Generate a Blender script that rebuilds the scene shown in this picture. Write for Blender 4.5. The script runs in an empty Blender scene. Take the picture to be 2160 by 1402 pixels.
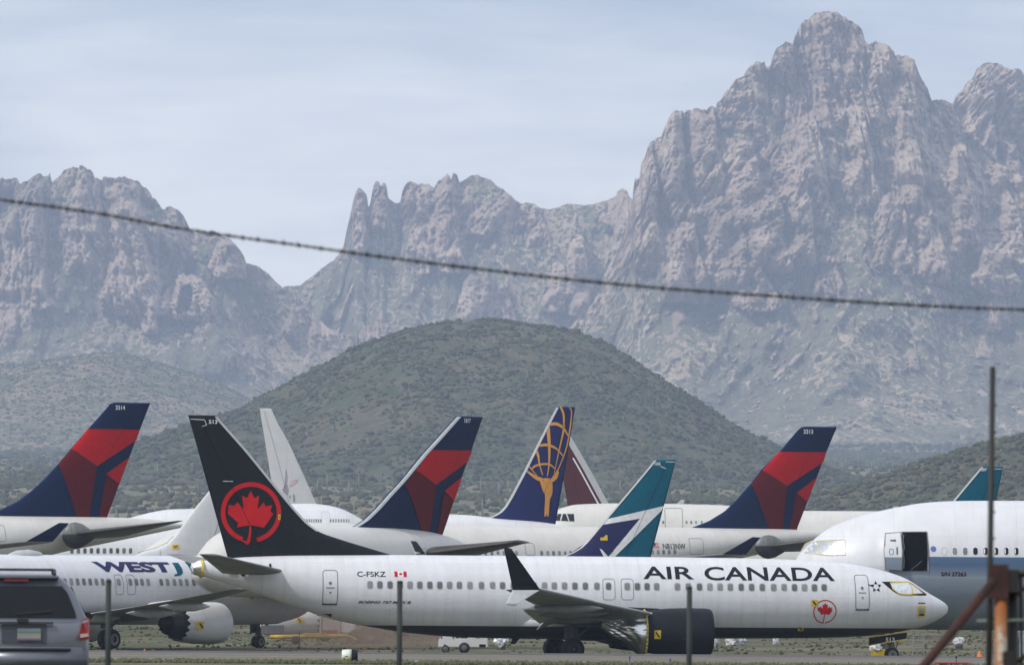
import bpy, bmesh, math, random
import numpy as np
from mathutils import Vector, Matrix

# ------------------------------------------------------------------ basics
K = 16460.0          # pixels of the photograph per unit slope (long telephoto lens)
CZ = 4.5             # eye level above the apron, m
PITCH = math.atan((1204 - 701) / K)
ROLL = math.radians(0.4)
col = bpy.context.scene.collection
scene = bpy.context.scene
CAMM = Matrix.Rotation(math.pi / 2 + PITCH, 4, 'X') @ Matrix.Rotation(ROLL, 4, 'Z')
CAM = Vector((0, 0, CZ))
rng = np.random.default_rng(7)
random.seed(11)


def ray(px, py):
    return CAMM.to_3x3() @ Vector((px - 1080, 701 - py, -K))


def at(px, py, d):
    """point of the place seen at that pixel of the photograph, d metres away"""
    r = ray(px, py)
    return CAM + r * (d / r.y)


def tag(o, label=None, cat=None, group=None, kind=None):
    if label: o['label'] = label
    if cat: o['category'] = cat
    if group: o['group'] = group
    if kind: o['kind'] = kind
    return o


def empty(name, loc, rz=0.0):
    o = bpy.data.objects.new(name, None)
    col.objects.link(o)
    o.location = loc
    o.rotation_euler = (0, 0, rz)
    o.empty_display_size = 0.2
    return o


def link(name, bm, m, parent=None, smooth=False, loc=None):
    me = bpy.data.meshes.new(name)
    bm.to_mesh(me)
    bm.free()
    return linkme(name, me, m, parent, smooth, loc)


def linkme(name, me, m, parent=None, smooth=False, loc=None):
    if m is not None and not me.materials:
        for x in (m if isinstance(m, (list, tuple)) else [m]):
            me.materials.append(x)
    if smooth:
        me.polygons.foreach_set('use_smooth', [True] * len(me.polygons))
    o = bpy.data.objects.new(name, me)
    col.objects.link(o)
    if parent is not None:
        o.parent = parent
    if loc is not None:
        o.location = loc
    return o


# ------------------------------------------------------------------ materials
def mat(name, color, rough=0.5, metal=0.0, var=0.12, vscale=3.0, bump=0.0, bscale=20.0, coat=0.0, spec=None, emit=None):
    m = bpy.data.materials.new(name)
    m.use_nodes = True
    nt = m.node_tree
    b = nt.nodes['Principled BSDF']
    b.inputs['Roughness'].default_value = rough
    b.inputs['Metallic'].default_value = metal
    if coat:
        b.inputs['Coat Weight'].default_value = coat
        b.inputs['Coat Roughness'].default_value = 0.1
    if spec is not None:
        b.inputs['Specular IOR Level'].default_value = spec
    tc = nt.nodes.new('ShaderNodeTexCoord')
    n = nt.nodes.new('ShaderNodeTexNoise')
    n.inputs['Scale'].default_value = vscale
    n.inputs['Detail'].default_value = 5
    nt.links.new(tc.outputs['Object'], n.inputs['Vector'])
    mr = nt.nodes.new('ShaderNodeMapRange')
    mr.inputs['From Min'].default_value = 0.3
    mr.inputs['From Max'].default_value = 0.7
    mr.inputs['To Min'].default_value = 1 - var
    mr.inputs['To Max'].default_value = 1 + var * 0.5
    nt.links.new(n.outputs['Fac'], mr.inputs['Value'])
    mx = nt.nodes.new('ShaderNodeVectorMath')
    mx.operation = 'SCALE'
    mx.inputs[0].default_value = color[:3]
    nt.links.new(mr.outputs[0], mx.inputs['Scale'])
    nt.links.new(mx.outputs[0], b.inputs['Base Color'])
    if bump:
        n2 = nt.nodes.new('ShaderNodeTexNoise')
        n2.inputs['Scale'].default_value = bscale
        n2.inputs['Detail'].default_value = 4
        nt.links.new(tc.outputs['Object'], n2.inputs['Vector'])
        bp = nt.nodes.new('ShaderNodeBump')
        bp.inputs['Strength'].default_value = 1.0
        bp.inputs['Distance'].default_value = bump
        nt.links.new(n2.outputs['Fac'], bp.inputs['Height'])
        nt.links.new(bp.outputs[0], b.inputs['Normal'])
    if emit:
        b.inputs['Emission Color'].default_value = (*color[:3], 1)
        b.inputs['Emission Strength'].default_value = emit
    return m


def nodes(m):
    nt = m.node_tree
    return nt, nt.nodes['Principled BSDF']


def N(nt, typ, **kw):
    n = nt.nodes.new(typ)
    for k, v in kw.items():
        if k == 'op': n.operation = v
        elif k == 'blend': n.blend_type = v
        else: n.inputs[k.replace('_', ' ')].default_value = v
    return n


def math_(nt, op, a, b=None, c=None):
    n = nt.nodes.new('ShaderNodeMath')
    n.operation = op
    for i, v in enumerate((a, b, c)):
        if v is None: continue
        if isinstance(v, (int, float)): n.inputs[i].default_value = v
        else: nt.links.new(v, n.inputs[i])
    return n.outputs[0]


def mixc(nt, fac, a, b):
    n = nt.nodes.new('ShaderNodeMix')
    n.data_type = 'RGBA'
    for i, v in ((0, fac), (6, a), (7, b)):
        if isinstance(v, (int, float)): n.inputs[i].default_value = v
        elif isinstance(v, tuple): n.inputs[i].default_value = (*v[:3], 1)
        else: nt.links.new(v, n.inputs[i])
    return n.outputs[2]


def noise_(nt, vec, scale, detail=4, rough=0.55, dist=0.0, vscale=None):
    if vscale is not None:
        mp = nt.nodes.new('ShaderNodeMapping')
        mp.inputs['Scale'].default_value = vscale
        nt.links.new(vec, mp.inputs['Vector'])
        vec = mp.outputs[0]
    n = nt.nodes.new('ShaderNodeTexNoise')
    n.inputs['Scale'].default_value = scale
    n.inputs['Detail'].default_value = detail
    n.inputs['Roughness'].default_value = rough
    n.inputs['Distortion'].default_value = dist
    nt.links.new(vec, n.inputs['Vector'])
    return n.outputs['Fac']


def ramp(nt, fac, lo, hi):
    n = nt.nodes.new('ShaderNodeMapRange')
    n.inputs['From Min'].default_value = lo
    n.inputs['From Max'].default_value = hi
    nt.links.new(fac, n.inputs['Value'])
    return n.outputs[0]


def paint_white(name, base=(0.66, 0.66, 0.68), belly=None, zb=0, quilt=0.0, soft=0.01, stripes=()):
    """aircraft paint: panel lines, grime streaks; colour bands by height on the body"""
    m = bpy.data.materials.new(name)
    m.use_nodes = True
    nt, b = nodes(m)
    b.inputs['Roughness'].default_value = 0.42
    b.inputs['Coat Weight'].default_value = 0.12
    tc = nt.nodes.new('ShaderNodeTexCoord')
    obj = tc.outputs['Object']
    sep = nt.nodes.new('ShaderNodeSeparateXYZ')
    nt.links.new(obj, sep.inputs[0])
    x, z = sep.outputs['X'], sep.outputs['Z']
    c = mixc(nt, ramp(nt, noise_(nt, obj, 0.9, 5), 0.35, 0.75), base, tuple(v * 0.9 for v in base))
    # rain and dust streaks running down
    st = noise_(nt, obj, 1.0, 4, vscale=(5.0, 0.4, 0.35))
    c = mixc(nt, math_(nt, 'MULTIPLY', ramp(nt, st, 0.52, 0.78), 0.38), c, (0.50, 0.47, 0.42))
    if quilt:
        u = math_(nt, 'ADD', math_(nt, 'MULTIPLY', x, 1.7), math_(nt, 'MULTIPLY', z, 1.7))
        v = math_(nt, 'SUBTRACT', math_(nt, 'MULTIPLY', x, 1.7), math_(nt, 'MULTIPLY', z, 1.7))
        q = math_(nt, 'MULTIPLY', math_(nt, 'SINE', math_(nt, 'MULTIPLY', u, 3.1416)),
                  math_(nt, 'SINE', math_(nt, 'MULTIPLY', v, 3.1416)))
        q = math_(nt, 'MULTIPLY', ramp(nt, q, -0.4, 0.4), quilt)
        c = mixc(nt, q, c, (0.55, 0.55, 0.60))
    # vertical panel joints
    fr = math_(nt, 'FRACT', math_(nt, 'MULTIPLY', x, 0.31))
    ln = math_(nt, 'LESS_THAN', fr, 0.008)
    c = mixc(nt, math_(nt, 'MULTIPLY', ln, 0.28), c, (0.32, 0.32, 0.33))
    ln2 = math_(nt, 'LESS_THAN', math_(nt, 'FRACT', math_(nt, 'MULTIPLY', z, 0.62)), 0.012)
    c = mixc(nt, math_(nt, 'MULTIPLY', ln2, 0.25), c, (0.35, 0.35, 0.36))
    bl_ = noise_(nt, obj, 0.35, 3)
    c = mixc(nt, math_(nt, 'MULTIPLY', ramp(nt, bl_, .5, .7), .10), c, (0.45, 0.44, 0.42))
    for (z0, z1, x0, x1, sc) in stripes:
        f = math_(nt, 'MULTIPLY', math_(nt, 'GREATER_THAN', z, z0), math_(nt, 'LESS_THAN', z, z1))
        f = math_(nt, 'MULTIPLY', f, math_(nt, 'GREATER_THAN', x, x0))
        f = math_(nt, 'MULTIPLY', f, math_(nt, 'LESS_THAN', x, x1))
        c = mixc(nt, f, c, sc)
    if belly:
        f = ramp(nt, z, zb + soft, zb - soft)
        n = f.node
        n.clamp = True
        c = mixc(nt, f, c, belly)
    nt.links.new(c, b.inputs['Base Color'])
    bp = nt.nodes.new('ShaderNodeBump')
    bp.inputs['Distance'].default_value = 0.012
    nt.links.new(noise_(nt, obj, 2.2, 3), bp.inputs['Height'])
    nt.links.new(bp.outputs[0], b.inputs['Normal'])
    return m


M = {}
M['white'] = paint_white('white_paint', (0.67, 0.67, 0.69))
M['warm'] = paint_white('warm_white_paint', (0.62, 0.60, 0.57))
M['black'] = mat('black_paint', (0.012, 0.014, 0.018), 0.5, spec=0.12, var=0.2, bump=0.004, bscale=1.5)
M['navy'] = mat('navy_paint', (0.006, 0.017, 0.060), 0.6, spec=.06, bump=0.004, bscale=1.0)
M['red'] = mat('red_paint', (0.46, 0.006, 0.008), 0.6, spec=.08)
M['darkred'] = mat('dark_red_paint', (0.11, 0.007, 0.010), 0.6, spec=.06)
M['maple'] = mat('maple_red_paint', (0.52, 0.008, 0.010), 0.5, spec=.2)
M['teal'] = mat('teal_paint', (0.003, 0.095, 0.150), 0.6, spec=.08)
M['wjnavy'] = mat('dark_blue_paint', (0.014, 0.017, 0.085), 0.5, spec=.2)
M['atlas'] = mat('royal_blue_paint', (0.016, 0.023, 0.100), 0.6, spec=.08)
M['gold'] = mat('gold_paint', (0.62, 0.28, 0.035), 0.5)
M['maroon'] = mat('maroon_paint', (0.075, 0.014, 0.018), 0.5, spec=.2)
M['grey'] = mat('grey_wing_paint', (0.20, 0.20, 0.19), 0.55, var=0.25, vscale=1.2)
M['darkgrey'] = mat('dark_grey_paint', (0.060, 0.058, 0.052), 0.5, var=0.3)
M['lgrey'] = mat('light_grey_paint', (0.45, 0.46, 0.47), 0.45)
M['winpane'] = mat('window_shade', (0.20, 0.20, 0.20), 0.25, var=0.2, vscale=6)
M['winrim'] = mat('window_rim', (0.42, 0.42, 0.43), 0.4)
M['line'] = mat('seam_grey', (0.16, 0.17, 0.18), 0.5)
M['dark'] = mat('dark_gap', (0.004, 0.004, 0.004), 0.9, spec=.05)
M['ink'] = mat('dark_lettering', (0.008, 0.011, 0.018), 0.5, spec=.2)
M['inkw'] = mat('white_lettering_and_shine', (0.72, 0.73, 0.75), 0.5)
M['yellow'] = mat('yellow_tape', (0.72, 0.50, 0.03), 0.55, var=0.3, vscale=5)
M['foil'] = mat('silver_foil', (0.75, 0.76, 0.77), 0.28, 1.0, bump=0.02, bscale=1.2)
M['film'] = mat('white_film', (0.72, 0.75, 0.80), 0.25, 0.2, bump=0.06, bscale=4.0)
M['metal'] = mat('bare_metal', (0.5, 0.5, 0.5), 0.35, 0.9)
M['tyre'] = mat('tyre_rubber', (0.016, 0.016, 0.016), 0.8, var=0.3)
M['hub'] = mat('wheel_hub', (0.22, 0.22, 0.22), 0.5, 0.3)
M['strut'] = mat('gear_strut', (0.11, 0.11, 0.11), 0.5, var=0.4)
M['glass'] = mat('dark_glass', (0.012, 0.014, 0.017), 0.15, spec=.25)
M['hubdark'] = mat('wheel_hub_dark', (0.03, 0.03, 0.03), 0.6)
M['core'] = mat('dark_exhaust_metal', (0.035, 0.035, 0.033), 0.45, 0.5)

nt_, b_ = nodes(M['winpane'])
oi = nt_.nodes.new('ShaderNodeObjectInfo')
src = b_.inputs['Base Color'].links[0].from_socket
sc_ = nt_.nodes.new('ShaderNodeVectorMath'); sc_.operation = 'SCALE'
nt_.links.new(src, sc_.inputs[0])
mr_ = nt_.nodes.new('ShaderNodeMapRange'); mr_.inputs['To Min'].default_value = .55; mr_.inputs['To Max'].default_value = 1.35
nt_.links.new(oi.outputs['Random'], mr_.inputs['Value']); nt_.links.new(mr_.outputs[0], sc_.inputs['Scale'])
nt_.links.new(sc_.outputs[0], b_.inputs['Base Color'])

# ------------------------------------------------------------------ 2-D shapes (x, z) kept in a bmesh with y = 0
def poly2(pts):
    bm = bmesh.new()
    vs = [bm.verts.new((p[0], 0, p[1])) for p in pts]
    bm.faces.new(vs)
    bmesh.ops.triangulate(bm, faces=bm.faces[:])
    return bm


def join2(bms):
    out = bmesh.new()
    for b in bms:
        me = bpy.data.meshes.new('tmp')
        b.to_mesh(me); b.free()
        out.from_mesh(me)
        bpy.data.meshes.remove(me)
    return out


def rrect(cx, cz, w, h, r, n=5):
    pts = []
    for (sx, sz, a0) in ((1, 1, 0), (-1, 1, 90), (-1, -1, 180), (1, -1, 270)):
        for i in range(n + 1):
            a = math.radians(a0 + 90 * i / n)
            pts.append((cx + sx * (w / 2 - r) + r * math.cos(a), cz + sz * (h / 2 - r) + r * math.sin(a)))
    return pts


def stroke2(pts, w, closed=False):
    """flat band of width w along a polyline; w may be a list"""
    bm = bmesh.new()
    n = len(pts)
    ws = w if isinstance(w, (list, tuple)) else [w] * n
    L, R = [], []
    for i, p in enumerate(pts):
        if closed:
            a, b = pts[i - 1], pts[(i + 1) % n]
        else:
            a, b = pts[max(i - 1, 0)], pts[min(i + 1, n - 1)]
        dx, dz = b[0] - a[0], b[1] - a[1]
        l = math.hypot(dx, dz) or 1
        nx, nz = -dz / l, dx / l
        L.append(bm.verts.new((p[0] + nx * ws[i] / 2, 0, p[1] + nz * ws[i] / 2)))
        R.append(bm.verts.new((p[0] - nx * ws[i] / 2, 0, p[1] - nz * ws[i] / 2)))
    for i in range(n if closed else n - 1):
        j = (i + 1) % n
        bm.faces.new((L[i], L[j], R[j], R[i]))
    bmesh.ops.triangulate(bm, faces=bm.faces[:])
    return bm


def text2(body, bold=0.0, shear=0.0, spacing=1.0):
    cu = bpy.data.curves.new('t', 'FONT')
    cu.body = body
    cu.size = 1
    cu.offset = bold
    cu.shear = shear
    cu.space_character = spacing
    cu.resolution_u = 4
    o = bpy.data.objects.new('t', cu)
    col.objects.link(o)
    bpy.context.view_layer.update()
    dg = bpy.context.evaluated_depsgraph_get()
    me = bpy.data.meshes.new_from_object(o.evaluated_get(dg))
    bpy.data.objects.remove(o)
    bm = bmesh.new()
    bm.from_mesh(me)
    bpy.data.meshes.remove(me)
    for v in bm.verts:
        v.co = (v.co.x, 0, v.co.y)
    bmesh.ops.triangulate(bm, faces=bm.faces[:])
    return bm


def fit2(bm, xa, xb, za, zb):
    """map the bounding box to xa..xb (left to right as read) and za..zb"""
    xs = [v.co.x for v in bm.verts]; zs = [v.co.z for v in bm.verts]
    x0, x1, z0, z1 = min(xs), max(xs), min(zs), max(zs)
    for v in bm.verts:
        v.co.x = xa + (v.co.x - x0) / (x1 - x0) * (xb - xa)
        v.co.z = za + (v.co.z - z0) / (z1 - z0) * (zb - za)
    return bm


def cut2(bm, step=0.15, axes='z'):
    zs = [v.co.z for v in bm.verts]; xs = [v.co.x for v in bm.verts]
    if 'z' in axes:
        z = math.ceil(min(zs) / step) * step
        while z < max(zs):
            bmesh.ops.bisect_plane(bm, geom=bm.verts[:] + bm.edges[:] + bm.faces[:], plane_co=(0, 0, z), plane_no=(0, 0, 1))
            z += step
    if 'x' in axes:
        st = step * 2
        x = math.ceil(min(xs) / st) * st
        while x < max(xs):
            bmesh.ops.bisect_plane(bm, geom=bm.verts[:] + bm.edges[:] + bm.faces[:], plane_co=(x, 0, 0), plane_no=(1, 0, 0))
            x += st
    return bm


def smooth_pts(pts, n=8):
    """Catmull-Rom through 2-D points"""
    out = []
    P = [pts[0]] + list(pts) + [pts[-1]]
    for i in range(1, len(P) - 2):
        for k in range(n):
            t = k / n
            q = []
            for c in range(2):
                a, b, c2, d = P[i - 1][c], P[i][c], P[i + 1][c], P[i + 2][c]
                q.append(0.5 * ((2 * b) + (-a + c2) * t + (2 * a - 5 * b + 4 * c2 - d) * t * t + (-a + 3 * b - 3 * c2 + d) * t ** 3))
            out.append(tuple(q))
    out.append(tuple(pts[-1]))
    return out


MAPLE = [(0, 1.0), (.13, .74), (.30, .83), (.24, .36), (.46, .60), (.51, .46), (.76, .51), (.68, .28), (.80, .20),
         (.42, -.12), (.47, -.28), (.05, -.20)]


def maple_leaf(cx, cz, r):
    pts = [(cx + x * r, cz + z * r) for x, z in MAPLE]
    pts += [(cx - x * r, cz + z * r) for x, z in reversed(MAPLE[1:])]
    return poly2(pts)


def box_bm(bm, c, s, rot=None, bev=0.0):
    r = bmesh.ops.create_cube(bm, size=1)
    vs = r['verts']
    mt = Matrix.Translation(c) @ (rot.to_4x4() if rot is not None else Matrix.Identity(4)) @ Matrix.Diagonal((*s, 1))
    bmesh.ops.transform(bm, matrix=mt, verts=vs)
    if bev:
        es = list({e for v in vs for e in v.link_edges})
        bmesh.ops.bevel(bm, geom=es, offset=bev, segments=2, affect='EDGES')
    return bm


def newbox(c, s, rot=None, bev=0.0):
    return box_bm(bmesh.new(), c, s, rot, bev)


def cyl_bm(bm, a, b, r0, r1=None, n=16, caps=True):
    a, b = Vector(a), Vector(b)
    r1 = r0 if r1 is None else r1
    d = (b - a).normalized()
    u = d.orthogonal().normalized()
    w = d.cross(u)
    A = [bm.verts.new(a + (u * math.cos(t) + w * math.sin(t)) * r0) for t in [2 * math.pi * i / n for i in range(n)]]
    B = [bm.verts.new(b + (u * math.cos(t) + w * math.sin(t)) * r1) for t in [2 * math.pi * i / n for i in range(n)]]
    for i in range(n):
        j = (i + 1) % n
        bm.faces.new((A[i], A[j], B[j], B[i]))
    if caps:
        bm.faces.new(A[::-1]); bm.faces.new(B)
    return bm


def lathe_bm(bm, prof, c, n=48, axis='x', sx=1.0, zig=None, sq=1.0):
    """surface of revolution round an axis through c; prof = [(t, r)]; zig = saw amplitude on the last ring"""
    rings = []
    for k, (t, r) in enumerate(prof):
        ring = []
        for i in range(n):
            a = 2 * math.pi * i / n
            tt = t
            if zig and k >= len(prof) - 1:
                tt += zig * (1 - abs(((i / n * 16) % 1) * 2 - 1))
            y, z = r * math.cos(a), r * math.sin(a)
            if z < 0: z *= sq
            if axis == 'x': p = (c[0] + tt * sx, c[1] + y, c[2] + z)
            elif axis == 'y': p = (c[0] + y, c[1] + tt * sx, c[2] + z)
            else: p = (c[0] + y, c[1] + z, c[2] + tt * sx)
            ring.append(bm.verts.new(p))
        rings.append(ring)
    for k in range(len(rings) - 1):
        for i in range(n):
            j = (i + 1) % n
            bm.faces.new((rings[k][i], rings[k][j], rings[k + 1][j], rings[k + 1][i]))
    return bm, rings
HAZE = 9.0e-5
SKY_A = (.46, .55, .70)
SKY_B = (1.30, 1.30, 1.26)
SUNE = 2.8
SUNA = 4

# ------------------------------------------------------------------ aircraft
def naca(c):
    c = max(c, 0.0)
    return max(5 * (.2969 * math.sqrt(c) - .126 * c - .3516 * c * c + .2843 * c ** 3 - .1030 * c ** 4), 0.004)


AF = [0, .004, .015, .04, .08, .14, .22, .32, .44, .58, .72, .86, 1.0]


def loft_air(secs):
    """wing-like solid through sections (LE, TE, up direction, thickness ratio)"""
    bm = bmesh.new()
    rings = []
    for le, te, up, tc in secs:
        le, te, up = Vector(le), Vector(te), Vector(up).normalized()
        ch = (te - le).length
        ring = []
        for c in AF: ring.append(bm.verts.new(le.lerp(te, c) + up * naca(c) * tc * ch))
        for c in AF[-1:0:-1]: ring.append(bm.verts.new(le.lerp(te, c) - up * naca(c) * tc * ch * .8))
        rings.append(ring)
    n = len(rings[0])
    for a, b in zip(rings, rings[1:]):
        for i in range(n):
            j = (i + 1) % n
            bm.faces.new((a[i], a[j], b[j], b[i]))
    bm.faces.new(rings[0][::-1]); bm.faces.new(rings[-1])
    bmesh.ops.recalc_face_normals(bm, faces=bm.faces[:])
    return bm


class Jet:
    def __init__(self, label, L, heading, nose=None, tail=None, cat='airliner', name='parked_airliner', group='airliners parked on the apron'):
        self.L, self.xn = L, L / 2
        a = math.radians(heading)
        self.f = Vector((math.cos(a), math.sin(a), 0))
        px, d = nose or tail
        p = at(px, 1204, d); p.z = 0
        loc = p - self.f * self.xn if nose else p + self.f * (L - self.xn)
        self.root = empty(name, loc, a)
        tag(self.root, label, cat, group)
        self.loc = loc
        self.R = Matrix.Rotation(-a, 3, 'Z')
        self.rd = 1 if math.cos(a) > 0 else -1     # which local x direction reads left to right
        self.sd = -1 if math.cos(a) > 0 else 1     # side that faces the viewer
        self.seq = 0

    def uv(self, px, py, yl=0.0):
        w = self.R @ ray(px, py)
        c = self.R @ (CAM - self.loc)
        t = (yl - c.y) / w.y
        p = c + w * t
        return p.x, p.z

    def uvs(self, pts, yl=0.0):
        return [self.uv(p[0], p[1], yl) for p in pts]

    # --- body
    def prof(self, top, bot, wid, px=False):
        """top, bot: (station, z) or pixels; wid: (station, half width)"""
        def conv(l):
            if px: l = [(self.xn - self.uv(a, b)[0], self.uv(a, b)[1]) for a, b in l]
            l = sorted(l)
            l = smooth_pts(l, 6)
            xs = np.array([p[0] for p in l]); zs = np.array([p[1] for p in l])
            o = np.argsort(xs, kind='stable')
            return xs[o], zs[o]
        self.pt, self.pb = conv(top), conv(bot)
        w = smooth_pts(wid, 6)
        self.pw = np.array([p[0] for p in w]), np.array([p[1] for p in w])

    def generic(self, r, zc, big=False):
        L = self.L
        k = r
        top = [(0, zc - .35 * k), (.12 * k, zc - .08 * k), (.5 * k, zc + .22 * k), (1.0 * k, zc + .52 * k), (1.6 * k, zc + .80 * k), (2.4 * k, zc + .95 * k),
               (3.4 * k, zc + k), (L / 2, zc + k), (L - 7 * k, zc + k), (L - 4 * k, zc + .98 * k), (L - 1.5 * k, zc + .84 * k), (L, zc + .58 * k)]
        bot = [(0, zc - .37 * k), (.1 * k, zc - .55 * k), (.5 * k, zc - .76 * k), (1.3 * k, zc - .93 * k), (2.4 * k, zc - k),
               (L / 2, zc - k), (L - 8.5 * k, zc - k), (L - 6.5 * k, zc - .82 * k), (L - 4 * k, zc - .36 * k), (L - 1.5 * k, zc + .12 * k), (L, zc + .47 * k)]
        wid = [(0, .02), (.12 * k, .27 * k), (.5 * k, .52 * k), (1.1 * k, .76 * k), (2 * k, .93 * k), (3.2 * k, k), (L / 2, k), (L - 8 * k, k),
               (L - 5 * k, .80 * k), (L - 2 * k, .38 * k), (L, .05 * k)]
        if big:
            top = top[:8] + [(L - 7 * k, zc + k), (L - 4 * k, zc + k), (L - 1.2 * k, zc + .97 * k), (L, zc + .84 * k)]
            bot = bot[:6] + [(L - 9 * k, zc - k), (L - 7 * k, zc - .82 * k), (L - 5 * k, zc - .34 * k), (L - 3.4 * k, zc + .06 * k), (L - 2 * k, zc + .34 * k), (L - 1.1 * k, zc + .52 * k), (L, zc + .74 * k)]
        self.prof(top, bot, wid)

    def side(self, x, z):
        s = self.xn - x
        zt = np.interp(s, *self.pt); zb = np.interp(s, *self.pb); w = np.interp(s, *self.pw)
        zc, h = (zt + zb) / 2, max((zt - zb) / 2, .01)
        q = (z - zc) / h
        return w * math.sqrt(max(1 - q * q, 0.0))

    def body(self, material, seg=72, name='fuselage'):
        L = self.L
        ss = list(np.concatenate([np.linspace(0, 1, 16) ** 1.7 * 2.0, np.arange(2.2, L - .5, .35), np.linspace(L - .3, L, 4)]))
        bm = bmesh.new()
        rings = []
        for s in ss:
            zt = np.interp(s, *self.pt); zb = np.interp(s, *self.pb); w = max(np.interp(s, *self.pw), .01)
            zc, h = (zt + zb) / 2, max((zt - zb) / 2, .01)
            rings.append([bm.verts.new((self.xn - s, w * math.cos(a), zc + h * math.sin(a))) for a in [2 * math.pi * i / seg for i in range(seg)]])
        for a, b in zip(rings, rings[1:]):
            for i in range(seg):
                j = (i + 1) % seg
                bm.faces.new((a[i], a[j], b[j], b[i]))
        bm.faces.new(rings[0]); bm.faces.new(rings[-1][::-1])
        bmesh.ops.recalc_face_normals(bm, faces=bm.faces[:])
        self.fus = link(name, bm, material, self.root, True)
        return self.fus

    # --- things painted on or let into a skin
    def drape(self, bm, fn=None, eps=.012, step=.14, axes='z'):
        fn = fn or self.side
        cut2(bm, step, axes)
        for v in bm.verts:
            v.co.y = self.sd * (fn(v.co.x, v.co.z) + eps)
        return bm

    def decal(self, name, bm, m, parent=None, fn=None, eps=.012, step=.14, axes='z'):
        return link(name, self.drape(bm, fn, eps, step, axes), m, parent or self.root)

    def pxpoly(self, name, pts, m, parent=None, fn=None, yl=None, eps=.012, step=.3, axes='z'):
        yl = (self.sd * self.yref if yl is None else yl)
        return self.decal(name, poly2(self.uvs(pts, yl)), m, parent, fn, eps, step, axes)

    def text(self, name, body, x0, y0, x1, y1, m, parent=None, fn=None, yl=None, bold=0.02, shear=0, eps=.014, spacing=1.0, step=.14):
        """lettering between the pixel corners (left, top) and (right, bottom)"""
        yl = (self.sd * self.yref if yl is None else yl)
        a = self.uv(x0, y1, yl); b = self.uv(x1, y0, yl)
        mid = (x0 + x1) / 2
        zt = self.uv(mid, y0, yl)[1]; zb = self.uv(mid, y1, yl)[1]
        t = fit2(text2(body, bold, shear, spacing), a[0], b[0], zb, zt)
        return self.decal(name, t, m, parent, fn, eps, step)

    def window(self, px, py, w, h, yl=None, pm='winpane', rm='winrim', name='cabin_window', tilt=None, shine=False):
        yl = (self.sd * self.yref if yl is None else yl)
        x, z = self.uv(px, py, yl)
        return self.window_at(x, z, w, h, pm, rm, name, shine)

    def window_at(self, x, z, w, h, pm='winpane', rm='winrim', name='cabin_window', shine=False):
        key = (round(float(self.side(x, z)), 2), round(w, 3), round(z, 2), pm)
        if not hasattr(self, '_wc'): self._wc = {}
        if key not in self._wc:
            a = poly2(rrect(0, z, w + .07, h + .07, min(w, h) * .42))
            b = poly2(rrect(0, z, w, h, min(w, h) * .42))
            sd = self.side
            fa = lambda xx, zz: sd(xx + x, zz)
            A = self.drape(a, fa, .008, .1); B = self.drape(b, fa, .014, .1)
            bms = [A, B]
            if shine:  # painted glint: white crescent laid on the pane
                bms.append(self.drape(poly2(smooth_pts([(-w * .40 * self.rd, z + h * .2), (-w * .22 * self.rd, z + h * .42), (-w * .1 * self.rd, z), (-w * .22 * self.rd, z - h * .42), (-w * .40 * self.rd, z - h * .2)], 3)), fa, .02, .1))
            me = bpy.data.meshes.new(name)
            out = bmesh.new()
            for k, q in enumerate(bms):
                t = bpy.data.meshes.new('t'); q.to_mesh(t); q.free()
                n0 = len(out.faces); out.from_mesh(t); bpy.data.meshes.remove(t)
                out.faces.ensure_lookup_table()
                for f in out.faces[n0:]: f.material_index = k
            out.to_mesh(me); out.free()
            me.materials.append(M[rm]); me.materials.append(M[pm]); me.materials.append(M['inkw'])
            self._wc[key] = me
        o = bpy.data.objects.new(name, self._wc[key])
        col.objects.link(o); o.parent = self.root; o.location = (x, 0, 0)
        return o

    def door(self, x0, y0, x1, y1, name='door', lw=.035, handle=True, yl=None, win=None, sill=False):
        yl = (self.sd * self.yref if yl is None else yl)
        a = self.uv(x0, y1, yl); b = self.uv(x1, y0, yl)
        cx, cz = (a[0] + b[0]) / 2, (a[1] + b[1]) / 2
        w, h = abs(b[0] - a[0]), abs(b[1] - a[1])
        st = stroke2(rrect(cx, cz, w, h, .15), lw, True)
        d = self.decal(name, st, M['line'], self.root, step=.14)
        if handle:
            self.decal('door_handle', join2([poly2(rrect(cx, cz - h * .02, w * .55, .05, .02)), poly2(rrect(cx, cz + h * .12, .16, .16, .075)), poly2(rrect(cx, cz - h * .16, .09, .09, .03))]), M['line'], d)
        if sill:
            self.decal('door_sill', poly2(rrect(cx, cz - h / 2 - .02, w * 1.02, .09, .02)), M['strut'], d, eps=.03)
        return d

    # --- fin
    def fin(self, le, te, m, tmax=.28, ratio=.10, base_drop=.6, le_strip=None, strip_m='metal', strip_from=0.0):
        LE = sorted([(z, x) for x, z in self.uvs(le)]); TE = sorted([(z, x) for x, z in self.uvs(te)])
        zl = [p[0] for p in LE]; xl = [p[1] for p in LE]; zt = [p[0] for p in TE]; xt = [p[1] for p in TE]
        # extrapolate both edges downwards into the body
        def ext(zs, xs, q):
            if q < zs[0]: return xs[0] + (xs[1] - xs[0]) / (zs[1] - zs[0]) * (q - zs[0])
            return float(np.interp(q, zs, xs))
        top = max(zl[-1], zt[-1])
        bot = min(zl[0], zt[0]) - base_drop
        self.xle = lambda z: (ext(zl, xl, z) if z >= zl[0] else xl[0] + 0.0)
        self.xte = lambda z: ext(zt, xt, z)

        def ft(x, z):
            a, b = self.xle(z), self.xte(z)
            ch = abs(b - a) or .01
            c = min(max((x - a) / (b - a), 0), 1)
            T = min(ratio * ch, tmax * 2 * (1 - .35 * (z - bot) / (top - bot)))
            return naca(c) * T
        self.finfn = ft
        bm = bmesh.new()
        rows = []
        zz = list(np.linspace(bot, top - .25, 64)) + [top - .15, top - .07, top - .02, top]
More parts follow.
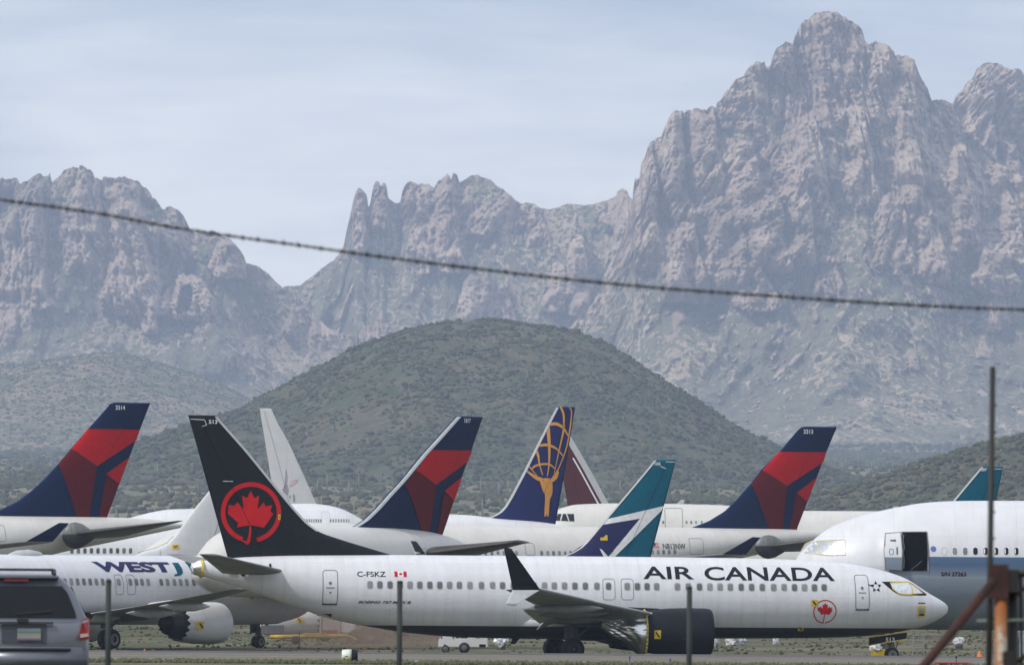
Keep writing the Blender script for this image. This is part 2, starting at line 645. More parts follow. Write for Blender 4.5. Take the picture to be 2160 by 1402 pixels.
        CS = [0, .002, .006, .012, .02, .03, .043, .06, .08, .105, .135, .17, .21, .25, .3, .36, .42, .5, .58, .66, .74, .82, .9, .96, 1.0]
        for z in zz:
            a, b = self.xle(z), self.xte(z)
            sh = 1.0
            if z > top - .12: sh = max((top - z) / .12, 0.0) ** .5 * .9 + .1
            row = []
            for sgn, cs in ((1, CS), (-1, CS[-2:0:-1])):
                for c in cs:
                    x = a + (b - a) * c
                    row.append(bm.verts.new((x, sgn * ft(x, z) * sh, z)))
            rows.append(row)
        n = len(rows[0])
        for a, b in zip(rows, rows[1:]):
            for i in range(n):
                j = (i + 1) % n
                bm.faces.new((a[i], a[j], b[j], b[i]))
        bm.faces.new(rows[0][::-1]); bm.faces.new(rows[-1])
        bmesh.ops.recalc_face_normals(bm, faces=bm.faces[:])
        self.fino = link('tail_fin', bm, m, self.root, True)
        zs = np.linspace(bot + base_drop * 1.3, top - .3, 24)
        sm = stroke2([(self.xle(z) + (self.xte(z) - self.xle(z)) * (.66 if abs(self.xte(z) - self.xle(z)) < 5 else 1 - 1.75 / abs(self.xte(z) - self.xle(z))), z) for z in zs], .022)
        self.decal('rudder_seam', sm, M['line'] if 'white' in m.name else M['dark'], self.fino, ft, .045, .25, 'xz')
        if le_strip:
            zs = np.linspace(zl[0] + (top - zl[0]) * strip_from, top - .05, 40)
            sg = 1 if self.xte(top) > self.xle(top) else -1
            pts = [(self.xle(z) - sg * .0, z) for z in zs] + [(self.xle(z) + sg * le_strip, z) for z in zs[::-1]]
            b2 = bmesh.new()
            A = [b2.verts.new((self.xle(z), 0, z)) for z in zs]
            B = [b2.verts.new((self.xle(z) + sg * le_strip * .3, 0, z)) for z in zs]
            C = [b2.verts.new((self.xle(z) + sg * le_strip, 0, z)) for z in zs]
            for i in range(len(zs) - 1):
                b2.faces.new((A[i], A[i + 1], B[i + 1], B[i])); b2.faces.new((B[i], B[i + 1], C[i + 1], C[i]))
            for v in b2.verts: v.co.y = self.sd * (ft(v.co.x, v.co.z) + .06)
            link('leading_edge', b2, M[strip_m], self.fino)
        return self.fino

    def finpoly(self, name, pts, m, eps=.03):
        return self.decal(name, poly2(self.uvs(pts)), m, self.fino, self.finfn, eps, .12, 'xz')

    # --- lifting surfaces
    def wing(self, secs, m, sides=(1, -1), name='wing', tc=.11):
        out = []
        for sg in sides:
            ss = []
            for (s, y, z, ch) in secs:
                ss.append(((self.xn - s, sg * y, z), (self.xn - s - ch, sg * y, z - ch * .02), (0, -sg * .09, 1), tc))
            out.append(link(name, loft_air(ss), m, self.root, True))
        return out

    def blade(self, name, rle, rte, tle, tte, m, parent, up=(0, 1, 0), tc=.09, curve=0):
        secs = []
        for t in np.linspace(0, 1, 6):
            secs.append((Vector(rle).lerp(Vector(tle), t), Vector(rte).lerp(Vector(tte), t), up, tc))
        return link(name, loft_air(secs), m, parent or self.root, True)

    def gear(self, s, y, r=.55, w=.38, two=True, zt=2.2, drag=True, name='landing_gear', hub='hub'):
        bm = bmesh.new()
        x = self.xn - s
        cyl_bm(bm, (x, y, r), (x, y, zt), .11)
        cyl_bm(bm, (x, y, r + .1), (x, y, zt * .6), .16)
        cyl_bm(bm, (x, y - w * .9, r), (x, y + w * .9, r), .09)
        if drag:
            cyl_bm(bm, (x, y, zt * .55), (x + 1.2, y, zt), .06)
            box_bm(bm, (x - .05, y - .25 * (1 if y > 0 else -1), zt * .75), (.7, .05, .7))
        cyl_bm(bm, (x + .15, y, r + .15), (x + .32, y, r + .55), .03)
        cyl_bm(bm, (x + .32, y, r + .55), (x + .1, y, r + .95), .03)
        g = link(name, bm, M['strut'], self.root)
        for sg in ((-1, 1) if two else (0,)):
            b, _ = lathe_bm(bmesh.new(), [(-w / 2 * .9, r * .3), (-w / 2 * .9, r * .55), (-w / 2, r * .62), (-w / 2, r * .84), (-w * .36, r * .96), (0, r), (w * .36, r * .96), (w / 2, r * .84), (w / 2, r * .62), (w / 2 * .9, r * .55), (w / 2 * .9, r * .3), (w * .2, .02)], (x, y + sg * w * .62, r), 28, 'y')
            for f in b.faces:
                c = f.calc_center_median()
                rr = math.hypot(c.x - x, c.z - r)
                f.material_index = 1 if rr < r * .6 else 0
            bmesh.ops.recalc_face_normals(b, faces=b.faces[:])
            link('wheel', b, [M['tyre'], M[hub]], g, True)
        return g

    def engine(self, s_in, y, z, r, ln, m, chev=True, core='core', sq=.96, rte=.83):
        """nacelle with inlet at station s_in; the parts behind it are its children"""
        x = self.xn - s_in
        p = [(-.9, r * .78), (-.45, r * .80), (-.12, r * .83), (0, r * .88), (.02, r * .93), (-.06, r * .965), (-.25, r * .99), (-.7, r), (-1.3, r), (-ln * .62, r * .985), (-ln * .82, r * .93), (-ln, r * rte)]
        bm, _ = lathe_bm(bmesh.new(), p, (x, y, z), 64, sq=sq, zig=(-.28 if chev else None))
        bmesh.ops.recalc_face_normals(bm, faces=bm.faces[:])
        e = link('engine_nacelle', bm, m, self.root, True)
        b2 = bmesh.new()
        lathe_bm(b2, [(-.8, r * .79), (-.8, .25), (-.45, .12), (-.35, .01)], (x, y, z), 32, sq=sq)
        for k in range(18):
            a = 2 * math.pi * k / 18
            R = Matrix.Rotation(a, 3, 'X')
            box_bm(b2, Vector((x - .7, y, z)) + R @ Vector((0, 0, r * .48)), (.02, .13, r * .6), R @ Matrix.Rotation(.6, 3, 'Z'))
        link('fan', b2, M['core'], e)
        b3 = bmesh.new()
        lathe_bm(b3, [(-ln + .5, r * .78), (-ln + .1, r * .70), (-ln - .5, r * .60), (-ln - .9, r * .50)], (x, y, z), 48, sq=1, zig=(-.16 if chev else None))
        lathe_bm(b3, [(-ln - .2, r * .38), (-ln - .9, r * .33), (-ln - 1.5, r * .12), (-ln - 1.6, .01)], (x, y, z), 32)
        b3 = b3
        link('exhaust_nozzle', b3, M[core], e, True)
        return e


def tagmark(J, px, py, w, h, parent=None, yl=None, fn=None, dark='darkred', name='warning_tag', eps=.03):
    """yellow streamer tag with a dark slash"""
    yl = (J.sd * J.yref if yl is None else yl)
    x, z = J.uv(px, py, yl)
    o = J.decal(name, poly2(rrect(x, z, w, h, .03)), M['yellow'], parent, fn, eps)
    J.decal('tag_mark', stroke2([(x - w * .28 * J.rd, z + h * .3), (x + w * .28 * J.rd, z - h * .3)], w * .22), M['ink'], o, fn, eps + .01)
    return o

# ================================================================== the front aircraft
H = Jet('long white jet with black tail and red maple leaf roundel, nearest of the airliners', 39.3, 9, nose=(2000, 403))
H.yref = 1.88
H.prof([(2000, 1281), (1997, 1275), (1985, 1265.5), (1960, 1251), (1940, 1238), (1925, 1228), (1905, 1217), (1870, 1205), (1830, 1195), (1780, 1187), (1700, 1181), (1600, 1177.5), (1450, 1175), (1200, 1172.5), (1000, 1171), (800, 1169.5), (640, 1170), (540, 1173), (480, 1177), (430, 1182), (393, 1190)],
       [(2000, 1285), (1997, 1292), (1985, 1302), (1960, 1315), (1925, 1326), (1880, 1334), (1820, 1341), (1700, 1345), (1500, 1346), (1200, 1347), (1000, 1344), (900, 1338), (820, 1328), (700, 1305), (600, 1271), (520, 1243), (450, 1221), (393, 1206)],
       [(0, .02), (.1, .22), (.3, .45), (.7, .75), (1.3, 1.08), (2.2, 1.42), (3.4, 1.70), (4.8, 1.84), (6.4, 1.88), (20, 1.88), (26, 1.88), (29, 1.78), (32, 1.45), (35, .95), (37.5, .50), (39.3, .20)], px=True)
zb = H.uv(1200, 1320.5, -1.7)[1]
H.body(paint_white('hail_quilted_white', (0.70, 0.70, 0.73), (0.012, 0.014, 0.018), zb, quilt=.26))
# belly fairing
bm = bmesh.new()
lathe_bm(bm, [(-6.2, .05), (-5.6, .55), (-4, .95), (-1, 1.12), (2, 1.12), (4.5, .9), (5.8, .5), (6.3, .05)], (0, 0, 0), 32)
for v in bm.verts: v.co = (v.co.x + 1.6, v.co.y * 1.75, v.co.z * .85 + 1.92)
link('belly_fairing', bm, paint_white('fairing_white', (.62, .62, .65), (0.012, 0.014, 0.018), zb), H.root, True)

# fin
H.fin([(455, 875.7), (459, 878), (462.5, 884), (520, 948.7), (570, 1010), (620, 1071), (650, 1103.7), (677.5, 1123.7), (730, 1141), (780, 1156), (820, 1168), (835, 1171)],
      [(397.5, 876.7), (480, 1175)], M['black'], le_strip=.16, strip_m='lgrey', strip_from=.17)
cx, cz = H.uv(528.8, 1080)
s_ = (H.uv(628.8, 1080)[0] - cx) / 100
R_ = 63 * s_
ring = [(cx + (R_ - 4.5 * s_) * math.cos(a), cz + (R_ - 4.5 * s_) * math.sin(a)) for a in np.linspace(math.radians(-78), math.radians(262 - 9), 72)]
rb = stroke2(ring, 9.5 * s_)
lx, lz = H.uv(527.5, 1095)
leaf = maple_leaf(lx, lz, 60 * s_)
st = H.uvs([(527.5, 1105), (526.5, 1125), (524, 1140), (520, 1147)])
stem = stroke2(st, [3.5 * s_, 4.5 * s_, 7 * s_, 5 * s_])
cap_ = poly2(H.uvs([(502, 1134), (522, 1142), (521, 1148), (514, 1143)]))
H.decal('maple_roundel', join2([rb, leaf, stem, cap_]), M['maple'], H.fino, H.finfn, .02, .2, 'xz')
H.text('fin_number', '513', 440, 885, 458, 893.5, M['inkw'], H.fino, H.finfn, yl=0, bold=.02)
H.decal('fin_marking', stroke2(H.uvs([(402, 883.5), (431, 885), (435.5, 896), (426, 899)]), .035), M['inkw'], H.fino, H.finfn, .02)
H.decal('fin_marking', stroke2(H.uvs([(470, 1014.4), (491, 1014.7)]), .03), M['inkw'], H.fino, H.finfn, .02)
tagmark(H, 588, 1090, .12, .28, H.fino, 0, H.finfn)

# horizontal stabilisers
for sg in (-1, 1):
    r0 = H.uv(598, 1204, -1.0); r1 = H.uv(487, 1211, -1.0); t0 = H.uv(463, 1171, -7.2); t1 = H.uv(420, 1168, -7.2)
    H.blade('stabilizer', (r0[0], sg * .8, r0[1]), (r1[0] - .4, sg * .8, r1[1] + .05), (t0[0], sg * 7.2, t0[1]), (t1[0], sg * 7.2, t1[1]), M['grey'], H.root, (0, -sg * .1, 1), .12)
# slot seal markings beside the stabiliser
for r_m in (rrect(*H.uv(491, 1207, -1), .5, .13, .05), rrect(*H.uv(514, 1211, -1), .2, .2, .09), rrect(*H.uv(571, 1192, -1), .10, .2, .02)):
    H.decal('trim_marking', poly2(r_m), M['dark'], H.root, eps=.06)
# wrapped tail cone
bm = bmesh.new()
lathe_bm(bm, [(-.95, .05), (-.85, .18), (-.5, .28), (0, .36), (.35, .42)], (0, 0, 0), 24)
tz = (H.uv(393, 1190)[1] + H.uv(393, 1206)[1]) / 2
for v in bm.verts:
    n_ = Vector((v.co.x * 7, v.co.y * 7, v.co.z * 7))
    k = 1 + .10 * math.sin(n_.x * 1.7 + n_.z * 3) + .06 * math.sin(n_.y * 5 + n_.z * 4)
    v.co = (v.co.x * .42 + H.xn - 38.95, v.co.y * k * .9, v.co.z * k * 1.1 + tz)
apu = link('tail_cone_wrap', bm, M['foil'], H.root, True)
bm = bmesh.new(); lathe_bm(bm, [(-.06, .44), (.06, .46)], (H.xn - 38.78, 0, tz), 24); link('yellow_tape', bm, M['yellow'], apu)

# wings
NS = [(13.6, 1.2, 2.0, 7.6), (15.2, 3.6, 2.18, 6.1), (16.7, 5.7, 2.38, 4.9), (20.5, 11.4, 2.98, 3.1), (24.2, 17.0, 3.62, 1.6)]
FS = [(13.6, 1.2, 2.0, 7.6), (15.2, 3.6, 2.2, 6.1), (16.7, 5.7, 2.45, 4.9), (20.8, 11.4, 3.2, 3.1), (25.1, 17.0, 4.2, 1.6)]
wn = H.wing(NS, M['grey'], (-1,), tc=.12)[0]
wf = H.wing(FS, M['grey'], (1,), tc=.12)[0]
q = lambda px, py, y: (*[H.uv(px, py, y)[0]], y, H.uv(px, py, y)[1])
w1 = H.blade('winglet', q(1140, 1243.5, -17), q(1082, 1243.5, -17), q(1078.5, 1156, -17.7), q(1062, 1152.5, -17.7), M['black'], H.root, (0, 1, 0), .07)
w2 = H.blade('winglet', q(1140, 1243, -16.99), q(1081, 1243, -16.99), q(1086, 1277, -17.5), q(1066, 1275, -17.5), M['lgrey'], H.root, (0, 1, 0), .07)
H.blade('winglet', q(898, 1168, 17), q(878, 1168, 17), q(878, 1141, 17.6), q(866, 1140, 17.6), M['black'], H.root, (0, 1, 0), .07)
H.blade('winglet', q(902, 1180, 17), q(879, 1180, 17), q(897, 1168.2, 17.05), q(873, 1162, 17.05), M['lgrey'], H.root, (0, 1, 0), .07)
# slat edge, bare metal
for i in range(len(NS) - 1):
    pass
bm = bmesh.new()
for (a, b) in zip(NS, NS[1:]):
    cyl_bm(bm, (H.xn - a[0] + .01, -a[1], a[2] + .05), (H.xn - b[0] + .01, -b[1], b[2] + .05), .075 if a[1] < 6 else .055, .055, 10)
link('leading_edge', bm, M['lgrey'], wn, True)
for (px, py, y) in ((1101, 1284, -11.5), (1115, 1293.5, -8.4), (1120, 1305, -5.9)):
    x, z = H.uv(px, py, y)
    bm = bmesh.new()
    lathe_bm(bm, [(0, .01), (.3, .07), (.9, .16), (1.8, .24), (2.8, .25), (3.6, .15), (4.1, .02)], (0, 0, 0), 16)
    for v in bm.verts: v.co = (x + v.co.x, y + v.co.y * .75, z + v.co.z + v.co.x * .015)
    link('flap_fairing', bm, M['grey'], wn, True)
# drooping flap panels behind the wing
bm = bmesh.new()
for (y0, y1, zz) in ((2.2, 5.6, 0), (6.0, 11.2, .05)):
    def TE(y):
        i = [k for k in range(len(NS) - 1) if NS[k][1] <= y <= NS[k + 1][1]][0]
        t = (y - NS[i][1]) / (NS[i + 1][1] - NS[i][1])
        s = NS[i][0] + NS[i][3] + t * (NS[i + 1][0] + NS[i + 1][3] - NS[i][0] - NS[i][3])
        return H.xn - s, NS[i][2] + t * (NS[i + 1][2] - NS[i][2])
    a, b = TE(y0), TE(y1)
    vs = [bm.verts.new(p) for p in ((a[0] + .5, -y0, a[1] - .12), (b[0] + .4, -y1, b[1] - .1), (b[0] - .45, -y1, b[1] - .42), (a[0] - .6, -y0, a[1] - .55),
                                   (a[0] + .5, -y0, a[1] - .02), (b[0] + .4, -y1, b[1] - .02), (b[0] - .45, -y1, b[1] - .38), (a[0] - .6, -y0, a[1] - .50))]
    for f in ((0, 1, 2, 3), (7, 6, 5, 4), (0, 4, 5, 1), (1, 5, 6, 2), (2, 6, 7, 3), (3, 7, 4, 0)): bm.faces.new([vs[i] for i in f])
link('flap', bm, M['lgrey'], wn)

# engines
ex, ez = H.uv(1498, 1333, -4.9)
en = H.engine(H.xn - ex, -4.9, ez, 1.23, 3.45, M['black'], chev=False, sq=.97, rte=.86)
H.engine(H.xn - ex, 4.9, ez + .1, 1.23, 3.45, M['black'], chev=False, rte=.86)
# pylon
for sg in (-1, 1):
    bm = bmesh.new()
    lathe_bm(bm, [(-5.2, .02), (-4.6, .3), (-3, .48), (-1.5, .42), (-.5, .2), (0, .02)], (0, 0, 0), 16)
    for v in bm.verts: v.co = (v.co.x + ex - 1.2, v.co.y * .45 + sg * 4.9, v.co.z * 1.0 + ez + .78)
    link('engine_pylon', bm, M['black'], H.root, True)
# foil round the exhaust: crinkled
bm = bmesh.new()
nst, nsg = 26, 72
rr = []
import mathutils
for i in range(nst):
    t = i / (nst - 1)
    r = 1.07 + (.30 - 1.07) * t ** 1.1
    zc = ez + .50 * t + .02
    ring = []
    for j in range(nsg):
        a = 2 * math.pi * j / nsg
        n_ = mathutils.noise.noise(Vector((t * 3, math.cos(a) * 1.3, math.sin(a) * 1.3))) + .9 * abs(mathutils.noise.noise(Vector((t * 2.5 + a * .4, a * 2.2, 3))))
        k = r + .20 * n_ * min(t * 6, 1)
        ring.append(bm.verts.new((ex - 3.36 - 2.25 * t, -4.9 + k * math.cos(a), zc + k * math.sin(a) * (1.0 if math.sin(a) > 0 else 1 + .25 * (1 - t)))))
    rr.append(ring)
for a, b in zip(rr, rr[1:]):
    for i in range(nsg):
        j = (i + 1) % nsg
        bm.faces.new((a[i], b[i], b[j], a[j]))
bm.faces.new(rr[-1])
fw = link('foil_wrap', bm, M['foil'], en)
def loopband(pts, w, name, parent, m='yellow'):
    bm = bmesh.new()
    for a, b in zip(pts, pts[1:]): cyl_bm(bm, a, b, w, w, 6)
    return link(name, bm, M[m], parent, True)
loopband([(ex - 3.42, -4.9 + 1.10 * math.cos(a), ez + .02 + 1.10 * math.sin(a) * (1 if math.sin(a) > 0 else 1.25)) for a in np.linspace(0, 2 * math.pi, 40)], .05, 'yellow_tape', en)
loopband([(ex - 3.36 - 2.2 * t, -4.9 - (1.07 - .75 * t ** 1.1) * .78, ez + .5 * t + (1.07 - .75 * t ** 1.1) * .72 + .06) for t in np.linspace(0, 1, 12)], .03, 'yellow_tape', en)
loopband([(ex - 3.4 - 1.0 * t, -4.9 - (1.07 - .75 * t ** 1.1) * 1.06, ez + .16 - .30 * t) for t in np.linspace(0, 1, 8)], .03, 'yellow_tape', en)
# tag + red stencil on the nacelle (a flat plate riveted to the cowl's side)
def nac(x, z):
    return 4.9 + math.sqrt(max(1.23 ** 2 - (z - ez) ** 2, .04)) - 0.01
tagmark(H, 1387, 1337.5, .34, .44, en, -6.1, nac, name='warning_tag')
sx, sz = H.uv(1443, 1346, -6.1)
H.decal('stencil', join2([poly2(rrect(sx, sz, .14, .10, .02)), stroke2([(sx, sz - .05), (sx - .02, sz - .75)], .035)]), M['darkred'], en, nac, .02)

# landing gear
mx = H.xn - H.uv(1208, 1360, -2.86)[0]
H.gear(mx, -2.86, .57, .40, zt=1.9, hub='hubdark')
H.gear(mx, 2.86, .57, .40, zt=1.9, hub='hubdark')
ngx = H.xn - H.uv(1881, 1370, 0)[0]
ng = H.gear(ngx, 0, .36, .24, zt=1.5, drag=False, name='nose_gear')
# nose gear door with fleet number and taped edge
g = [q(1832.6, 1343, -.45), q(1913, 1331.7, -.45), q(1912, 1347, -.45), q(1832.6, 1360.5, -.45)]
bm = bmesh.new()
vs = [bm.verts.new(p) for p in g] + [bm.verts.new((p[0], p[1] + .05, p[2])) for p in g]
for f in ((0, 1, 2, 3), (7, 6, 5, 4), (0, 4, 5, 1), (1, 5, 6, 2), (2, 6, 7, 3), (3, 7, 4, 0)): bm.faces.new([vs[i] for i in f])
gd = link('gear_door', bm, M['black'], H.root)
flat = lambda x, z: .455
H.decal('yellow_tape', stroke2([(p[0], p[2]) for p in g], .05, True), M['yellow'], gd, flat, .01)
H.text('door_number', '513', 1868, 1343.8, 1887, 1352, M['inkw'], gd, flat, yl=-.45)

# cabin windows, measured row by row
wx = [782, 802.5, 823.75, 844.5, 865.5, 886, 907.2, 928.1, 948.8, 969.5, 991.8, 1016, 1039.5, 1060.5, 1083.5, 1105.2, 1127, 1149.1, 1169.8, 1191.3, 1213.2, 1235.3, 1259.7, 1284.2, 1323.5, 1345, 1365.4, 1385.6, 1429.5, 1452.5, 1476, 1498, 1519.5, 1541, 1564, 1586, 1608.5, 1632.5, 1654.5, 1676.5, 1697.5, 1718.5, 1739]
wz = H.uv(1300, 1236, -1.88)[1]
for px in wx:
    x = H.uv(px, 1236, -1.88)[0]
    H.window_at(x, wz, .25, .35)
H.door(684, 1202, 715, 1273, sill=True)
H.door(1272, 1220, 1297.5, 1264, 'exit_hatch', .025, False)
H.door(1310.7, 1220, 1336.6, 1264, 'exit_hatch', .025, False)
H.door(1802.7, 1212, 1832, 1284, yl=-1.6, sill=True)
H.text('airline_name', 'AIR', 1358.7, 1194, 1466, 1220.5, M['ink'], bold=.018)
H.text('airline_name', 'CANADA', 1488.4, 1195.2, 1763.4, 1224, M['ink'], bold=.018)
H.text('registration', 'C-FSKZ', 756, 1204.5, 815.5, 1215.5, M['ink'], bold=.01)
H.text('type_lettering', 'BOEING 737 MAX 8', 757, 1266.5, 867.5, 1272.3, M['ink'], bold=.03, shear=.4)
a = H.uv(834, 1215.5, -1.88); b = H.uv(859.5, 1204.5, -1.88)
fw_, fh_ = b[0] - a[0], b[1] - a[1]
fl = H.decal('flag', poly2([(a[0], a[1]), (b[0], a[1]), (b[0], b[1]), (a[0], b[1])]), M['inkw'], H.root, eps=.010)
H.decal('flag_bars', join2([poly2([(a[0], a[1]), (a[0] + fw_ * .26, a[1]), (a[0] + fw_ * .26, b[1]), (a[0], b[1])]), poly2([(b[0] - fw_ * .26, a[1]), (b[0], a[1]), (b[0], b[1]), (b[0] - fw_ * .26, b[1])]), maple_leaf((a[0] + b[0]) / 2, a[1] + fh_ * .42, fh_ * .42)]), M['maple'], fl, eps=.018)
rx, rz = H.uv(1740.4, 1289, -1.85)
rs = .0247
em = H.decal('maple_roundel', join2([stroke2([(rx + 23.5 * rs * math.cos(t), rz + 23.5 * rs * math.sin(t)) for t in np.linspace(math.radians(-84), math.radians(264), 60)], 2.2 * rs),
      maple_leaf(rx, rz - 1 * rs, 20 * rs), stroke2([(rx, rz - 5 * rs), (rx - 1.5 * rs, rz - 25 * rs)], 2 * rs)]), M['maple'], H.root, eps=.014)
tagmark(H, 1718, 1271, .32, .34)
tagmark(H, 1694, 1326, .3, .2)
sx, sz = H.uv(1847, 1236.6, -1.5)
pet = []
for k in range(5):
    t = math.radians(90 + 72 * k)
    c = (sx + .2 * math.cos(t), sz + .2 * math.sin(t))
    pet.append(poly2([(c[0] + .11 * math.cos(t + e), c[1] + .11 * math.sin(t + e)) for e in (0, 2.2, 4.1)]))
pet.append(stroke2([(sx - .42, sz + .12), (sx - .2, sz + .02)], .05))
H.decal('star_marking', join2(pet), M['ink'], H.root, eps=.014)
H.decal('registration_small', poly2(rrect(*H.uv(694, 1297, -1.0), .36, .16, .03)), M['maroon'], H.root, eps=.03)

# cockpit: black mask, taped film over the panes
mask = [(1857.8, 1225.8), (1920.8, 1225.8), (1930, 1231), (1939.7, 1238.3), (1950, 1246), (1959, 1252.8), (1955, 1255.3), (1938, 1254.8), (1921, 1254.3), (1905, 1254), (1892.5, 1252.3), (1882, 1247), (1875, 1241.5), (1865.7, 1233.4)]
mk = H.pxpoly('windscreen_surround', mask, M['black'], H.root, yl=-1.15, eps=.012, step=.08, axes='xz')
film = [(1876, 1228.2), (1919.5, 1227), (1930, 1234), (1938, 1240), (1949.5, 1250), (1924, 1251.3), (1916, 1252.8), (1893, 1251), (1880, 1241)]
H.pxpoly('window_film', film, M['film'], mk, yl=-1.15, eps=.03, step=.08, axes='xz')
tp = H.uvs(film, -1.15)
H.decal('yellow_tape', join2([stroke2(tp, .05, True), stroke2(H.uvs([(1919.5, 1227), (1925, 1240), (1924, 1251)], -1.15), .05)]), M['yellow'], mk, eps=.04, step=.08, axes='xz')
H.decal('probe_cover', join2([stroke2(rrect(*H.uv(1941, 1288.5, -.8), .38, .5, .04), .07, True)]), M['yellow'], H.root, eps=.03, step=.08, axes='xz')
H.decal('probe_foil', poly2(rrect(*H.uv(1941, 1288.5, -.8), .26, .36, .04)), M['foil'], H.root, eps=.025, step=.08, axes='xz')
H.decal('probe', join2([poly2(rrect(*H.uv(1941, 1271, -.8), .42, .05, .02)), poly2(rrect(*H.uv(1941, 1296, -.8), .3, .08, .02))]), M['ink'], H.root, eps=.035, step=.08, axes='xz')
# antennas and drain masts
for (px, py, sc_) in ((1323, 1172, .04), (1060, 1171, .12)):
    x, z = H.uv(px, py + 3, 0)
    H.blade('antenna', (x, 0, z - .1), (x - .35, 0, z - .1), (x - .2, 0, z + sc_), (x - .38, 0, z + sc_), M['red'] if px == 1323 else M['lgrey'], H.root, (0, 1, 0), .08)
x, z = H.uv(1097, 1345, -.3)
H.blade('drain_mast', (x, -.3, z), (x - .4, -.3, z), (x - .25, -.3, z - .3), (x - .5, -.3, z - .3), M['black'], H.root, (0, 1, 0), .1)

# ================================================================== blue-lettered jet at the left
W = Jet('white jet with dark blue and teal lettering, behind the grey car and black tail', 39.3, 49, nose=(652, 452))
W.yref = 1.88
W.generic(1.95, 3.28)
W.body(paint_white('hail_quilted_white_two', (0.70, 0.705, 0.74), quilt=.24))
x, z = W.uv(52, 1164, 0)
bm = bmesh.new(); lathe_bm(bm, [(-1.2, .01), (-1.0, .14), (-.5, .28), (0.3, .33), (1.0, .22), (1.35, .01)], (0, 0, 0), 20)
for v in bm.verts: v.co = (x + v.co.x * 1.1, v.co.y * 1.6, 5.16 + v.co.z * 1.1)
link('antenna_dome', bm, M['lgrey'], W.root, True)
wz2 = W.uv(300, 1227, -1.9)[1]
for i in range(8): W.window_at(W.uv(137 + 13.3 * i, 1227, -1.9)[0], wz2, .25, .36)
for px in (250.5, 275, 287.5, 299.5, 312.5, 340, 353.5, 368, 381, 394, 408.5, 423, 437, 451, 465):
    W.window_at(W.uv(px, 1227, -1.9)[0], wz2, .25, .36)
W.door(242.5, 1211.5, 259, 1253, 'exit_hatch', .03, False)
W.door(267, 1211.5, 284, 1253, 'exit_hatch', .03, False)
W.text('airline_name', 'WEST', 212, 1184, 373, 1206, M['wjnavy'], bold=.05)
xa = W.uv(374, 1186, -1.9)
jp = W.uvs([(382, 1186), (395, 1186), (394, 1200), (391, 1208), (384, 1213), (371, 1214.5), (372, 1210.5), (379, 1209), (382, 1203)], -1.9)
W.decal('airline_name', poly2(jp), M['teal'], W.root, eps=.014)
W.text('airline_name', 'ET', 410, 1184, 462, 1206, M['teal'], bold=.05)
WS = [(14.2, 1.2, 1.9, 7.2), (16.0, 3.6, 2.1, 5.8), (17.3, 5.7, 2.3, 4.7), (20.3, 11.4, 2.85, 3.0), (23.2, 17.0, 3.45, 1.6)]
ww = W.wing(WS, M['grey'], (-1, 1))
W.wing([(s, y, z, c) for s, y, z, c in [(34, .8, 4.4, 3.4), (38.2, 7.1, 5.2, 1.2)]], M['grey'], name='stabilizer')
bm = bmesh.new()
for (a, b) in zip(WS, WS[1:]):
    cyl_bm(bm, (W.xn - a[0], -a[1], a[2] + .03), (W.xn - b[0], -b[1], b[2] + .03), .09, .07, 10)
link('leading_edge', bm, M['lgrey'], ww[0], True)
for (y, s0, z) in ((-3.3, 22.6, 1.75), (-7.2, 22.2, 2.05), (-10.5, 23.0, 2.45)):
    bm = bmesh.new()
    lathe_bm(bm, [(0, .01), (.3, .07), (.9, .18), (1.8, .28), (2.8, .28), (3.6, .15), (4.1, .02)], (0, 0, 0), 16)
    for v in bm.verts: v.co = (W.xn - s0 + v.co.x - .6, y + v.co.y * .8, z + v.co.z)
    link('flap_fairing', bm, M['lgrey'], ww[0], True)
ex2, ez2 = W.uv(461, 1314, -4.9)
we = W.engine(W.xn - ex2, -4.9, ez2, 1.20, 3.3, M['white'], chev=True)
W.engine(W.xn - ex2, 4.9, ez2, 1.22, 3.7, M['white'], chev=True)
ez_, exx = ez2, ex2
def nac2(x, z): return 4.9 + math.sqrt(max(1.22 ** 2 - (z - ez_) ** 2, .04))
tagmark(W, 423, 1318, .5, .42, we, -6.1, nac2)
bm = bmesh.new()
lathe_bm(bm, [(-5.2, .02), (-4.6, .3), (-3, .45), (-1.5, .4), (-.5, .2), (0, .02)], (0, 0, 0), 16)
for v in bm.verts: v.co = (v.co.x + ex2 - 1.0, v.co.y * .45 - 4.9, v.co.z + ez2 + .85)
link('engine_pylon', bm, M['white'], W.root, True)
for y in (-2.86, 2.86): W.gear(19.6, y, .56, .4, zt=2.0)
W.gear(4.3, 0, .36, .24, zt=1.6, name='nose_gear')
bm = newbox((W.xn - 3.6, -.5, 1.05), (1.9, .05, .5)); gd = link('gear_door', bm, M['white'], W.root)
link('yellow_tape', newbox((W.xn - 3.6, -.53, .82), (1.95, .03, .06)), M['yellow'], gd)
tagmark(W, 522, 1257, .34, .3, None, -1.6)
# its tail, out of the picture to the left
def plainfin(J, s0, s1, st0, st1, z0, z1, m, **k):
    """fin from stations: base s0..s1 at z0, tip st0..st1 at z1"""
    J.uvs_save = J.uvs
    pts_le = [(J.xn - st0, z1), (J.xn - s0, z0)]; pts_te = [(J.xn - st1, z1), (J.xn - s1, z0)]
    old = J.uvs
    J.uvs = lambda p, yl=0: p
    f = J.fin(pts_le, pts_te, m, **k)
    J.uvs = old
    return f
plainfin(W, 31.5, 37.6, 37.4, 39.4, 4.9, 12.3, M['teal'])

